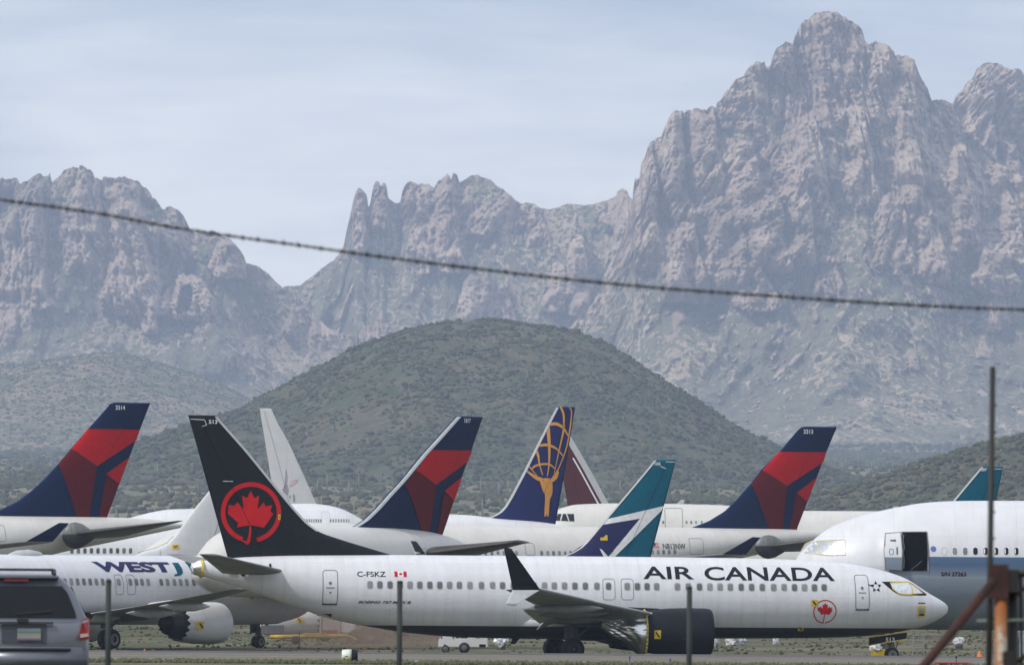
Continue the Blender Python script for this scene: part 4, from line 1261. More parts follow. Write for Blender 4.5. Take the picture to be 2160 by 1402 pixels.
# car seen from behind, nearest the viewer at the left
def car():
    d = 108
    c = at(52, 1204, d); g = 2.72
    root = empty('parked_car', (c.x, d, g), math.radians(4.2))
    tag(root, 'blue-grey sport utility car seen from behind with black roof rails and dark rear window', 'car')
    body = mat('car_paint', (.16, .17, .205), .35, .3, coat=.3, var=.06)
    trim = mat('black_trim', (.02, .02, .022), .55)
    # y forward = away from the viewer
    W2 = .90
    bm = bmesh.new()
    # lower body: sections along y
    secs = [(0.0, .36, .98, .83), (.05, .30, 1.04, .87), (.25, .28, 1.07, .90), (1.2, .27, 1.06, .91), (3.0, .27, 1.04, .91), (3.3, .28, 1.0, .90), (4.2, .32, .92, .86), (4.42, .42, .70, .80)]
    rings = []
    for y, z0, z1, w in secs:
        pr = [(-w * .93, z0), (-w, z0 + .14), (-w, z0 + .35), (-w * .995, z1 - .16), (-w * .96, z1 - .03), (-w * .90, z1), (w * .90, z1), (w * .96, z1 - .03), (w * .995, z1 - .16), (w, z0 + .35), (w, z0 + .14), (w * .93, z0)]
        rings.append([bm.verts.new((x, y, z)) for x, z in pr])
    for a, b in zip(rings, rings[1:]):
        for i in range(12):
            j = (i + 1) % 12
            bm.faces.new((a[i], a[j], b[j], b[i]))
    bm.faces.new(rings[0][::-1]); bm.faces.new(rings[-1])
    bmesh.ops.recalc_face_normals(bm, faces=bm.faces[:])
    link('body', bm, body, root, True)
    # cabin
    bm = bmesh.new()
    rings = []
    for y0, z, w in ((0.04, 1.0, .89), (.06, 1.10, .86), (.08, 1.18, .82), (.13, 1.38, .73), (.20, 1.54, .62), (.25, 1.63, .53), (.34, 1.69, .44)):
        yf = 3.05 - (z - 1.0) * 1.3
        k = .10
        rings.append([bm.verts.new(p) for p in ((-w + k, y0, z), (w - k, y0, z), (w - .02, y0 + .05, z), (w, y0 + .16, z), (w, yf, z), (w - k, yf + .1, z), (-w + k, yf + .1, z), (-w, yf, z), (-w, y0 + .16, z), (-w + .02, y0 + .05, z))])
    for a, b in zip(rings, rings[1:]):
        for i in range(10):
            j = (i + 1) % 10
            bm.faces.new((a[i], a[j], b[j], b[i]))
    bm.faces.new(rings[-1])
    bmesh.ops.recalc_face_normals(bm, faces=bm.faces[:])
    link('cabin', bm, body, root, True)
    # rear glass, side glass
    def panel(name, pts, m, parent=root, th=.02, nrm=(0, -1, 0)):
        bm = bmesh.new()
        n = Vector(nrm) * th
        A = [bm.verts.new(Vector(p) + n) for p in pts]; B_ = [bm.verts.new(Vector(p) - n) for p in pts]
        bm.faces.new(A); bm.faces.new(B_[::-1])
        for i in range(len(pts)):
            j = (i + 1) % len(pts)
            bm.faces.new((A[i], B_[i], B_[j], A[j]))
        bmesh.ops.recalc_face_normals(bm, faces=bm.faces[:])
        return link(name, bm, m, parent)
    rw = panel('rear_window', [(-.72, .055, 1.10), (.72, .055, 1.10), (.70, .07, 1.18), (.59, .14, 1.45), (.52, .165, 1.53), (-.52, .165, 1.53), (-.59, .14, 1.45), (-.70, .07, 1.18)], M['glass'])
    panel('wiper', [(-.12, .045, 1.13), (.38, .045, 1.17), (.38, .045, 1.20), (-.12, .045, 1.16)], trim, rw)
    for sg in (-1, 1):
        panel('side_window', [(sg * .835, .42, 1.14), (sg * .835, 2.7, 1.14), (sg * .64, 2.3, 1.52), (sg * .64, .52, 1.52)], M['glass'], root, .02, (sg, 0, .2))
        tl = panel('tail_light', [(sg * .76, -.01, .78), (sg * .90, .06, .80), (sg * .905, .10, 1.08), (sg * .87, .06, 1.10), (sg * .80, 0, 1.06)], mat('lamp_red', (.36, .012, .015), .2, coat=.6), root, .03)
        panel('lamp_lens', [(sg * .775, -.05, .82), (sg * .89, 0, .84), (sg * .89, .0, .88), (sg * .775, -.05, .87)], mat('lens_white', (.65, .5, .48), .25), tl)
        panel('lamp_lens', [(sg * .79, -.03, 1.02), (sg * .88, .02, 1.04), (sg * .88, .02, 1.07), (sg * .80, -.03, 1.05)], mat('lens_white_top', (.6, .52, .52), .25), tl)
        bm = bmesh.new()
        pts = [Vector((sg * .42, .35, 1.69)), Vector((sg * .42, .45, 1.745)), Vector((sg * .42, 2.0, 1.75)), Vector((sg * .42, 2.15, 1.70))]
        for a, b in zip(pts, pts[1:]): cyl_bm(bm, a, b, .022, n=8)
        link('roof_rail', bm, trim, root)
        bm = bmesh.new(); box_bm(bm, (sg * .90, 2.6, 1.10), (.2, .1, .12), bev=.03); link('mirror', bm, trim, root)
        for yy in (.85, 3.5):
            bm, _ = lathe_bm(bmesh.new(), [(-.12, .05), (-.12, .2), (-.12, .3), (-.09, .345), (.09, .345), (.12, .3), (.12, .05)], (sg * .78, yy, .345), 28)
            link('wheel', bm, M['tyre'], root, True)
    bm = bmesh.new()
    for y in (.7, 1.5): cyl_bm(bm, (-.42, y, 1.755), (.42, y, 1.755), .018, n=8)
    link('roof_rack_bar', bm, trim, root)
    panel('brake_lamp', [(-.28, .17, 1.595), (.06, .17, 1.595), (.06, .185, 1.635), (-.28, .185, 1.635)], mat('brake_red', (.22, .02, .025), .3), root, .02)
    spoil = newbox((0, .24, 1.655), (.96, .22, .035), bev=.012); link('spoiler', spoil, body, root)
    panel('trim_strip', [(-.72, -.035, 1.0), (.40, -.035, 1.0), (.40, -.03, 1.035), (-.72, -.03, 1.035)], trim, root, .015)
    link('badge', newbox((-.02, -.06, 1.05), (.16, .02, .06), bev=.008), trim, root)
    pl = link('license_plate', newbox((.07, -.03, .86), (.33, .02, .165), bev=.008), mat('plate_sand', (.27, .27, .22), .5), root)
    link('plate_band', newbox((.07, -.043, .915), (.31, .006, .045)), mat('plate_green', (.13, .24, .25), .5), pl)
    link('plate_band', newbox((.07, -.043, .795), (.31, .006, .025)), mat('plate_purple', (.16, .10, .20), .5), pl)
    link('plate_recess', newbox((0, -.012, .87), (.62, .01, .26), bev=.004), mat('recess_grey', (.06, .065, .085), .4), root)
    link('bumper', newbox((0, -.04, .52), (1.74, .18, .34), bev=.06), body, root, True)
    link('step_pad', newbox((0, -.10, .66), (1.3, .1, .03), bev=.01), trim, root)
    return root


car()

# green-grey fence posts in front
pm = mat('post_grey_green', (.022, .030, .030), .75, 0, var=.3)
fp = None
for i, (px, py, lab) in enumerate(((229, 1226, 'slim grey-green fence post beside the blue-grey car'), (843.5, 1228, 'slim grey-green fence post in front of the type lettering on the front jet'), (1454.5, 1240, 'slim grey-green fence post in front of the black engine'))):
    p = at(px, py, 80)
    r = empty('fence_post', (p.x, 80, 2.8)); tag(r, lab, 'fence post', 'fence posts nearest the viewer')
    h = p.z - 2.8
    if fp is None:
        b = bmesh.new(); cyl_bm(b, (0, 0, 0), (0, 0, h), .028, .028, 20)
        fp = link('pole', b, pm, r, True)
        b = bmesh.new(); cyl_bm(b, (0, 0, h), (0, 0, h + .02), .031, .024, 20); fc = link('cap', b, pm, r, True)
    else:
        for s in (fp, fc):
            c = s.copy(); col.objects.link(c); c.parent = r
            c.location = (0, 0, h - hh0)
            
    if i == 0: hh0 = h

# barbed wire strung across the view
wire_m = mat('weathered_wire', (.055, .052, .048), .7, .3, var=.5, vscale=30)
def wirepts(pts, d0, d1):
    s = smooth_pts(pts, 30)
    n = len(s)
    return [at(p[0], p[1], d0 + (d1 - d0) * i / n) for i, p in enumerate(s)]
w_ = wirepts([(-260, 385), (-60, 412), (0, 421), (200, 449), (400, 485), (650, 520), (800, 541), (1000, 566), (1200, 589), (1400, 608), (1600, 622), (1800, 636), (2000, 647), (2160, 653), (2420, 660)], 49, 47)
bm = bmesh.new()
L_ = [0]
for a, b in zip(w_, w_[1:]): L_.append(L_[-1] + (b - a).length)
tot = L_[-1]
N_ = 900
res = []
for i in range(N_ + 1):
    t = tot * i / N_
    k = int(np.searchsorted(L_, t)) - 1; k = max(0, min(k, len(w_) - 2))
    f = (t - L_[k]) / max(L_[k + 1] - L_[k], 1e-6)
    res.append(w_[k].lerp(w_[k + 1], f))
for s in (0, math.pi):
    prev = None
    for i, p in enumerate(res):
        a = i * .55 + s
        q_ = p + Vector((0, math.cos(a), math.sin(a))) * .0058
        if prev is not None: cyl_bm(bm, prev, q_, .0046, n=5, caps=False)
        prev = q_
wo = link('barbed_wire', bm, wire_m, None)
tag(wo, 'twisted dark barbed wire sagging across the whole view in front of the mountains', 'wire')
barbs = []
for v_ in range(4):
    bm = bmesh.new()
    for k in range(3):
        a = random.uniform(0, 6.28)
        dv = Vector((random.uniform(-.35, .35), math.cos(a), math.sin(a))).normalized() * random.uniform(.016, .024)
        cyl_bm(bm, -dv, dv, .0030, .001, 5)
    cyl_bm(bm, Vector((-.012, 0, 0)), Vector((.012, 0, 0)), .0105, n=8)
    me = bpy.data.meshes.new('barb'); bm.to_mesh(me); bm.free(); me.materials.append(wire_m); barbs.append(me)
i = 9
while i < N_ and len([1 for c in wo.children]) < 96:
    o = bpy.data.objects.new('barb', barbs[random.randrange(4)]); col.objects.link(o); o.parent = wo
    o.location = res[int(i)]; o.rotation_euler = (random.uniform(0, 6.28), 0, 0)
    i += random.choice((7, 10, 12, 16, 9, 11))
wo.data.name = 'strand'

# rusty gate corner at the right
rust = mat('rusty_steel', (.055, .018, .014), .8, var=.5, vscale=8, bump=.004, bscale=60)
dk = mat('dark_steel', (.014, .013, .012), .6, var=.4)
def P3(px, py, d): return at(px, py, d)
d = 50
gt = empty('gate_corner', (P3(2090, 1402, d).x, d, 2.8)); tag(gt, 'rusted gate corner with tall thin dark post and diagonal brace at the right edge', 'gate')
def loc(p): return p - gt.location
def base(px, py, dd=50):
    """extend the bottom-frame pixel down to the ground"""
    return P3(px, py, dd)
bm = bmesh.new()
top = P3(2094, 773, d); bot = P3(2086, 1402, d); dirv = (bot - top) / (top.z - bot.z)
gb = top + dirv * (top.z - 2.8)
cyl_bm(bm, loc(gb), loc(top), .022, .018, 14); link('tall_post', bm, dk, gt, True)
bm = bmesh.new()
for k in range(9):
    z = top + dirv * (.25 + k * .17)
    cyl_bm(bm, loc(z) + Vector((0, 0, 0)), loc(z) + Vector((.03, -.01, 0)), .006, n=6)
link('stud', bm, dk, gt)
a = P3(2106, 1190, d); b = P3(2106, 1262, d)
bm = newbox(loc((a + b) / 2), (.125, .10, (a - b).length)); link('bracket', bm, rust, gt)
pr = bpy.data.materials.new('peeling_pipe'); pr.use_nodes = True
nt, bs = nodes(pr)
tc = nt.nodes.new('ShaderNodeTexCoord'); sp = nt.nodes.new('ShaderNodeSeparateXYZ'); nt.links.new(tc.outputs['Object'], sp.inputs[0])
f = ramp(nt, math_(nt, 'ADD', sp.outputs['Z'], math_(nt, 'MULTIPLY', noise_(nt, tc.outputs['Object'], 6, 4), .35)), loc(P3(2106, 1345, d)).z + .17, loc(P3(2106, 1295, d)).z + .17)
f2 = ramp(nt, sp.outputs['X'], loc(P3(2108, 1300, d)).x, loc(P3(2101, 1300, d)).x)
cc = mixc(nt, math_(nt, 'MAXIMUM', f, math_(nt, 'MULTIPLY', f2, .8)), (.42, .38, .30), (.29, .095, .020))
cc = mixc(nt, ramp(nt, noise_(nt, tc.outputs['Object'], 18, 4), .5, .62), cc, (.30, .12, .04))
nt.links.new(cc, bs.inputs['Base Color']); bs.inputs['Roughness'].default_value = .7
a = P3(2111, 1258, d); b = P3(2111, 1402, d); b = a + (b - a) / (a.z - b.z) * (a.z - 2.8)
bm = bmesh.new(); cyl_bm(bm, loc(b), loc(a), .041, n=24); link('pipe', bm, pr, gt, True)
bm = bmesh.new(); a = P3(2099, 1222, d - .3); b = P3(1950, 1402, d - .3); b = a + (b - a) / (a.z - b.z) * (a.z - 2.8)
cyl_bm(bm, loc(b), loc(a), .030, n=16); link('brace', bm, rust, gt, True)
for px, w, yt, yy, m in ((2136, .030, 1205, .05, dk), (2125, .03, 1232, .12, dk), (2153, .012, 1205, .06, dk)):
    a = P3(px, yt, d + yy); b = P3(px + 2, 1402, d + yy); b = a + (b - a) / (a.z - b.z) * (a.z - 2.8)
    bm = bmesh.new(); cyl_bm(bm, loc(b), loc(a), w, n=14); link('side_post', bm, m, gt, True)
bm = bmesh.new(); a = P3(2112, 1209, d); b = P3(2260, 1206, d); cyl_bm(bm, loc(a), loc(b), .028, n=12); link('top_rail', bm, dk, gt, True)
bm = bmesh.new(); a = P3(2060, 1309, d); b = P3(2200, 1306, d); cyl_bm(bm, loc(a), loc(b), .007, n=8); link('tie_wire', bm, mat('wire_grey', (.22, .26, .24), .5), gt, True)
bm = bmesh.new(); a = P3(2140, 1260, d); b = P3(2166, 1236, d); cyl_bm(bm, loc(a), loc(b), .012, n=8)
a = P3(2138, 1402, d); b = P3(2166, 1380, d); cyl_bm(bm, loc(a), loc(b), .014, n=8); link('brace', bm, rust, gt, True)
bm = bmesh.new(); a = P3(2133, 1225, d); box_bm(bm, loc(a), (.09, .09, .14)); link('hinge', bm, dk, gt); link('hinge', newbox(loc(P3(2130, 1395, d)), (.09, .09, .14)), dk, gt)

# drum lamp beside the taxiway
d = 331
c = at(738, 1384, d)
r = empty('runway_lamp', (c.x, d, gz(d))); tag(r, 'squat white and yellow drum lamp with black face beside the taxiway', 'lamp')
zc = c.z - gz(d)
lm = paint_white('lamp_white', (.66, .70, .60), (.50, .42, .03), zc - .06, soft=.03)
R0 = .31
b, _ = lathe_bm(bmesh.new(), [(-.34, .02), (-.34, R0 * .86), (-.31, R0 * .95), (-.1, R0), (.08, R0), (.08, .02)], (0, 0, zc), 32)
link('drum', b, lm, r, True)
b, _ = lathe_bm(bmesh.new(), [(.075, R0 * 1.03), (.2, R0 * 1.06), (.28, R0 * .98), (.33, R0 * .7), (.34, .02)], (0, 0, zc), 32); link('black_face', b, M['black'], r, True)
link('marking', join2([newbox((-.14, -R0 - .004, zc + .02), (.13, .012, .025)), newbox((-.24, -R0 * .95 - .004, zc - .05), (.04, .012, .05))]), M['ink'], r)
b = bmesh.new(); cyl_bm(b, (0, 0, 0), (0, 0, zc - R0 + .05), .04); cyl_bm(b, (0, 0, 0), (0, 0, .03), .16); link('stand', b, M['strut'], r)

# taxiway edge lights and markers
bl_m = mat('lamp_blue', (.02, .07, .30), .3)
for k, (px, py, hh, w, lab) in enumerate(((1328, 1387, .22, .045, 'small blue edge light, the larger one below the black engine'), (1413.5, 1392, .12, .035, 'small blue edge light, just left of the right fence post'), (2017, 1387, .14, .035, 'small dark edge light near the rusty brace'))):
    d = 333.5
    c = at(px, py, d); g = .595
    r = empty('edge_light', (c.x, d, g)); tag(r, lab, 'edge light', 'lights along the taxiway edge')
    b = bmesh.new(); cyl_bm(b, (0, 0, 0), (0, 0, max(c.z - g, .1)), w * .6); cyl_bm(b, (0, 0, 0), (0, 0, .02), w * 2); link('stem', b, M['strut'], r)
    b, _ = lathe_bm(bmesh.new(), [(0, w), (.05, w * 1.1), (.09, w * .8), (.11, .01)], (0, 0, max(c.z - g, .1)), 12, 'z'); link('lens', b, bl_m if k < 2 else M['ink'], r, True)

# white baggage tractor under the body, with its driver
d = 428
c = at(977, 1375, d)
r = empty('baggage_tractor', (c.x, d, 0)); tag(r, 'white baggage tractor parked under the belly of the front jet', 'tractor')
s = d / K
tw = paint_white('tractor_white', (.62, .62, .62))
b = bmesh.new()
pr_ = [(-1.36, .33), (-1.36, .66), (-1.22, .98), (-.95, 1.03), (-.45, 1.03), (-.40, .80), (.25, .80), (.30, 1.42), (.42, 1.60), (1.30, 1.60), (1.34, .98), (1.36, .33)]
A_ = [b.verts.new((x, -.7, z)) for x, z in pr_]; B2 = [b.verts.new((x, .7, z)) for x, z in pr_]
b.faces.new(A_); b.faces.new(B2[::-1])
for i in range(len(pr_)):
    j = (i + 1) % len(pr_); b.faces.new((A_[i], B2[i], B2[j], A_[j]))
bmesh.ops.recalc_face_normals(b, faces=b.faces[:])
bmesh.ops.bevel(b, geom=b.edges[:], offset=.03, segments=2, affect='EDGES')
link('body', b, tw, r)
link('grille', join2([newbox((.98, -.715, 1.2), (.5, .02, .06)), newbox((.98, -.715, 1.36), (.5, .02, .03)), newbox((1.05, -.715, .42), (.34, .02, .16)), newbox((-1.0, -.715, .42), (.12, .02, .12))]), M['ink'], r)
link('tail_lamp', join2([newbox((.78, -.715, .92), (.14, .02, .16)), newbox((-.55, -.715, .88), (.08, .02, .12)), newbox((-1.2, -.715, .88), (.08, .02, .12))]), mat('lamp_orange', (.40, .05, .02), .4), r)
link('seat', join2([newbox((.1, 0, .9), (.5, .5, .12), bev=.03), newbox((.3, 0, 1.2), (.1, .5, .5), bev=.03)]), M['ink'], r)
for x, wr in ((.04, .30), (-.98, .22)):
    for y in (-.6, .6):
        b, _ = lathe_bm(bmesh.new(), [(-.12, .03), (-.13, .15), (-.11, .17), (-.12, wr * .9), (0, wr), (.12, wr * .9), (.12, .03)], (x + .02, y - .12 * (1 if y < 0 else -1), wr), 24, 'y')
        for f in b.faces:
            cm = f.calc_center_median(); f.material_index = 1 if math.hypot(cm.x - x - .02, cm.z - wr) < .15 else 0
        link('wheel', b, [M['tyre'], M['strut']], r, True)
b = bmesh.new(); cyl_bm(b, (-.55, 0, .95), (-.35, 0, 1.35), .03); link('steering_column', b, M['ink'], r)

# driver (mostly hidden behind the belly)
def skin_fig(name, loc, verts, edges, radii, m, parent=None):
    me = bpy.data.meshes.new(name)
    me.from_pydata(verts, edges, [])
    o = bpy.data.objects.new(name, me); col.objects.link(o); o.location = loc
    if parent: o.parent = parent
    me.materials.append(m)
    sk = o.modifiers.new('skin', 'SKIN')
    for i, rr_ in enumerate(radii): me.skin_vertices[0].data[i].radius = (rr_, rr_ * .85)
    me.skin_vertices[0].data[0].use_root = True
    o.modifiers.new('sub', 'SUBSURF').levels = 1
    o.modifiers['sub'].render_levels = 2
    return o
V_ = [(0, 0, .96), (-.02, 0, 1.15), (-.03, 0, 1.38), (-.03, 0, 1.47), (-.04, 0, 1.56), (-.04, 0, 1.68),
      (0, -.1, .95), (-.42, -.14, .98), (-.48, -.14, .62), (-.60, -.14, .58), (0, .1, .95), (-.42, .14, .98), (-.48, .14, .62), (-.60, .14, .58),
      (-.03, -.19, 1.40), (-.12, -.24, 1.16), (-.33, -.16, 1.20), (-.42, -.13, 1.24), (-.03, .19, 1.40), (-.12, .24, 1.16), (-.33, .16, 1.20), (-.42, .13, 1.24)]
E_ = [(0, 1), (1, 2), (2, 3), (3, 4), (4, 5), (0, 6), (6, 7), (7, 8), (8, 9), (0, 10), (10, 11), (11, 12), (12, 13), (2, 14), (14, 15), (15, 16), (16, 17), (2, 18), (18, 19), (19, 20), (20, 21)]
RR = [.15, .15, .16, .06, .09, .085, .1, .075, .05, .05, .1, .075, .05, .05, .07, .05, .042, .035, .07, .05, .042, .035]
skin_m = mat('dark_work_clothes', (.022, .022, .026), .8)
pp = skin_fig('person', (c.x + .1, d, 0), V_, E_, RR, skin_m)
tag(pp, 'person in dark clothes and yellow-green vest sitting on the white baggage tractor', 'person')
b = bmesh.new(); lathe_bm(b, [(0, .17), (.1, .185), (.3, .19), (.42, .15)], (-.02, 0, 1.0), 20, 'z'); link('safety_vest', b, mat('vest_green', (.42, .60, .03), .7), pp, True)

# tow bar, pole, truck and drums in the dust
ym = mat('dusty_yellow', (.50, .32, .06), .7, var=.3)
d = 470; c = at(650, 1375, d)
r = empty('tow_bar', (c.x, d, 0)); tag(r, 'long dusty yellow tow bar lying behind the front jet\'s rear belly', 'tow bar')
b = bmesh.new(); cyl_bm(b, (-2.3, 0, .45), (2.4, 0, .55), .13, n=12); box_bm(b, (.4, 0, .6), (1.4, .5, .22)); cyl_bm(b, (2.4, 0, .55), (2.9, .2, .3), .08); link('bar', b, ym, r)
for y in (-.35, .35):
    b, _ = lathe_bm(bmesh.new(), [(-.08, .03), (-.08, .2), (0, .27), (.08, .2), (.08, .03)], (-.75, y, .27), 20, 'y'); link('wheel', b, M['tyre'], r, True)
d = 452; c = at(631.5, 1330, d)
b = bmesh.new(); cyl_bm(b, (0, 0, 0), (0, 0, c.z), .022, n=8); o = link('marker_pole', b, M['strut'], None); o.location = (c.x, d, 0)
tag(o, 'thin dark upright pole in front of the rear engine', 'pole')
d = 492; c = at(715, 1375, d)
r = empty('service_truck', (c.x, d, 0)); tag(r, 'dusty white and red service truck half hidden by dust behind the front jet', 'truck')
link('cab', newbox((.55, 0, 1.05), (1.0, 1.8, 1.1), bev=.08), tw, r)
link('box', newbox((-.55, 0, 1.5), (1.1, 1.9, 2.0), bev=.05), mat('box_pink_grey', (.42, .36, .35), .6), r)
link('red_panel', join2([newbox((-.55, -.97, .62), (1.1, .03, .22)), newbox((-.55, -.97, 2.25), (.9, .03, .3))]), mat('dull_red', (.30, .05, .05), .6), r)
b = bmesh.new(); cyl_bm(b, (-1.15, -.98, .4), (-1.15, -.98, 2.4), .05); cyl_bm(b, (.02, -.98, .4), (.02, -.98, 3), .05); link('upright', b, M['lgrey'], r)
link('bonnet', newbox((.7, 0, .5), (1.7, 1.7, .35), bev=.05), mat('slate_grey', (.12, .12, .14), .6), r)
for x in (-.9, 1.0):
    for y in (-.85, .85):
        b, _ = lathe_bm(bmesh.new(), [(-.13, .03), (-.13, .3), (0, .4), (.13, .3), (.13, .03)], (x, y, .4), 20, 'y'); link('wheel', b, M['tyre'], r, True)
drum = mat('drum_brown_grey', (.10, .085, .075), .8)
for k, (px, hw, top_, lab) in enumerate(((779, .85, 1321, 'large rounded dust-covered ground unit, taller and broader of the two in the dust'), (747, .45, 1337, 'smaller rounded dust-covered ground unit left of the taller one'))):
    d = 480; c = at(px, top_, d)
    b = bmesh.new()
    pts = [(-hw, 0), (-hw, c.z * .45)] + [(hw * -math.cos(t), c.z * .45 + c.z * .55 * math.sin(t)) for t in np.linspace(.1, math.pi - .1, 12)] + [(hw, c.z * .45), (hw, 0)]
    A_ = [b.verts.new((x, -.6, z)) for x, z in pts]; B2 = [b.verts.new((x, .6, z)) for x, z in pts]
    b.faces.new(A_); b.faces.new(B2[::-1])
    for i in range(len(pts)):
        j = (i + 1) % len(pts); b.faces.new((A_[i], B2[i], B2[j], A_[j]))
    bmesh.ops.recalc_face_normals(b, faces=b.faces[:])
    o = link('ground_unit', b, drum, None, loc=(c.x, d, 0)); tag(o, lab, 'equipment', 'rounded ground units in the dust')
    b = newbox((hw * .1, -.66, c.z * .35), (hw * .5, .08, c.z * .3), bev=.02); link('hatch', b, mat('hatch_grey', (.2, .19, .18), .7), o)

# wrapped bundles lying on the dirt
for k, (px, py, w, h, dd, lab) in enumerate(((1057, 1347, .42, .5, 446, 'pale foil-wrapped bundle on the dirt right of the baggage tractor'), (1507, 1349, .3, .5, 470, 'pale wrapped bundle on the dirt right of the black engine'),
                                   (1552, 1350, .62, .5, 480, 'broad grey wrapped bundle, the widest one under the front belly'), (1637, 1352, .2, .3, 490, 'tiny pale wrapped bundle under the front belly, farthest right'), (2023, 1353, .35, .3, 470, 'white wrapped bundle on the dirt near the rusty brace'))):
    p = at(px, py, dd)
    b = bmesh.new(); bmesh.ops.create_icosphere(b, subdivisions=3, radius=1)
    for v in b.verts:
        n_ = mathutils.noise.noise(v.co * 2.2 + Vector((k * 7, 0, 0))) * .35 + mathutils.noise.noise(v.co * 6) * .12
        v.co = v.co * (1 + n_); v.co = (v.co.x * w, v.co.y * w, v.co.z * h + p.z)
    o = link('wrapped_bundle', b, M['lgrey'] if k != 0 else M['film'], None, loc=(p.x, dd, 0)); tag(o, lab, 'bundle', 'wrapped bundles on the dirt')
    b = bmesh.new(); cyl_bm(b, (-w * .7, -w * .2, p.z - h * .6), (w * .7, -w * .2, p.z - h * .6), .05); box_bm(b, (0, 0, (p.z - h * .6) / 2), (w * 1.2, w, max(p.z - h * .6, .05))); link('pallet', b, drum, o)

# step ladder by the nose gear
d = 409; c = at(1937, 1375, d)
b = bmesh.new()
hL = at(1937, 1338, d).z
for x0, x1, y in ((-.33, -.24, -.3), (.33, .24, -.3), (-.33, -.24, .35), (.33, .24, .35)):
    cyl_bm(b, (x0, y, 0), (x1, 0, hL), .025, n=8)
for t in (.15, .35, .55, .75, .97): cyl_bm(b, (-.33 + .09 * t, -.3 + .3 * t, hL * t), (.33 - .09 * t, -.3 + .3 * t, hL * t), .022, n=8)
o = link('step_ladder', b, M['hub'], None, loc=(c.x, d, 0)); tag(o, 'open metal step ladder beside the front jet\'s nose wheel', 'ladder')
d = 406; c = at(1848, 1375, d)
b = bmesh.new(); bmesh.ops.create_icosphere(b, subdivisions=3, radius=.32)
for v in b.verts: v.co = v.co * (1 + .4 * mathutils.noise.noise(v.co * 6)); v.co.z = v.co.z * .8 + .62
o = link('covered_chock', b, M['film'], None, loc=(c.x, d, 0)); tag(o, 'crumpled foil and yellow chock bundle in front of the nose wheel', 'bundle')
b = bmesh.new(); box_bm(b, (.1, -.1, .3), (.7, .3, .6)); link('chock', b, M['yellow'], o)

# right edge: white cabins, cone, red barrier
cm_ = mat('pale_cabin', (.55, .60, .66), .5)
for k, (x0, x1, y0, lab) in enumerate(((2125, 2142, 1337, 'narrow white cabin with red top, between the rusty gate posts'), (2149, 2185, 1334, 'white cabin cut by the right edge of the picture'))):
    d = 385; a = at(x0, y0, d); b_ = at(x1, y0, d)
    w = b_.x - a.x
    o = link('portable_cabin', newbox((0, 0, a.z / 2), (w, 1.1, a.z), bev=.03), cm_, None, loc=((a.x + b_.x) / 2, d, 0)); tag(o, lab, 'cabin', 'white cabins at the right edge')
    link('roof', newbox((0, 0, a.z + .05), (w * 1.02, 1.14, .1), bev=.02), mat('cabin_red', (.40, .06, .04), .6) if k == 0 else cm_, o)
    link('door', newbox((0, -.56, a.z * .48), (w * .7, .02, a.z * .8)), mat('cabin_door', (.45, .50, .58), .5), o)
for k, (px, dd, hh, lab) in enumerate(((2066, 372, .16, 'orange marker beside the rusty brace'), (305, 395, .30, 'small orange marker cone between the jet\'s wheels at the left'))):
    c = at(px, 1375, dd)
    g0 = .1 if dd > 374 else .55
    b, _ = lathe_bm(bmesh.new(), [(0, .2), (.03, .2), (.04, .14), (hh + .15, .03), (hh + .16, .005)], (0, 0, 0), 16, 'z')
    o = link('marker_cone', b, mat('cone_orange', (.62, .16, .01), .6), None, True, loc=(c.x, dd, g0 - (.1 if dd > 374 else 0))); tag(o, lab, 'cone', 'orange markers by the taxiway')
    b, _ = lathe_bm(bmesh.new(), [(hh * .5, .10), (hh * .5 + .08, .085)], (0, 0, 0), 16, 'z'); link('band', b, M['inkw'], o)
d = 331; c = at(2008, 1398, d)
b = newbox((0, 0, .12), (1.5, .3, .24), bev=.04); o = link('barrier', b, mat('barrier_red', (.36, .02, .02), .6), None, loc=(c.x, d, gz(d) - .02)); tag(o, 'low red barrier on the grass at the foot of the rusty brace', 'barrier')
link('stripe', newbox((0, -.155, .16), (1.3, .01, .05)), M['ink'], o)

# ================================================================== noise on arrays
_P = np.random.default_rng(3).permutation(4096)
_A = np.random.default_rng(4).uniform(0, 2 * np.pi, 4096)
_GX, _GY = np.cos(_A), np.sin(_A)


def pn(x, y, seed=0):
    xi = np.floor(x).astype(np.int64); yi = np.floor(y).astype(np.int64)
    xf = x - xi; yf = y - yi
    u = xf * xf * xf * (xf * (xf * 6 - 15) + 10); v = yf * yf * yf * (yf * (yf * 6 - 15) + 10)

    def g(ix, iy, dx, dy):
        h = _P[(_P[(ix + seed * 131) & 4095] + iy) & 4095]
        return _GX[h] * dx + _GY[h] * dy
    a = g(xi, yi, xf, yf); b = g(xi + 1, yi, xf - 1, yf); c = g(xi, yi + 1, xf, yf - 1); d = g(xi + 1, yi + 1, xf - 1, yf - 1)
    return (a + u * (b - a) + v * (c - a + u * (a - b - c + d))) * 1.5


def fbm(x, y, o=4, seed=0, g=.5):
    s, a, t = 0, 1.0, 0
    for k in range(o):
        s = s + a * pn(x * 2 ** k, y * 2 ** k, seed + k); t += a; a *= g
    return s / t


def rid(x, y, o=4, seed=0, g=.5):
    s, a, t = 0, 1.0, 0
    for k in range(o):
        s = s + a * (1 - np.abs(pn(x * 2 ** k, y * 2 ** k, seed + k)) * 2); t += a; a *= g
    return s / t


def bil(x, y, o=4, seed=0, g=.5):
    # rounded swells parted by sharp cracks
    s, a, t = 0, 1.0, 0
    for k in range(o):
        s = s + a * np.abs(pn(x * 2 ** k, y * 2 ** k, seed + k)) * 2; t += a; a *= g
    return s / t


def sst(a, b, x):
    t = np.clip((x - a) / (b - a), 0, 1)
    return t * t * (3 - 2 * t)


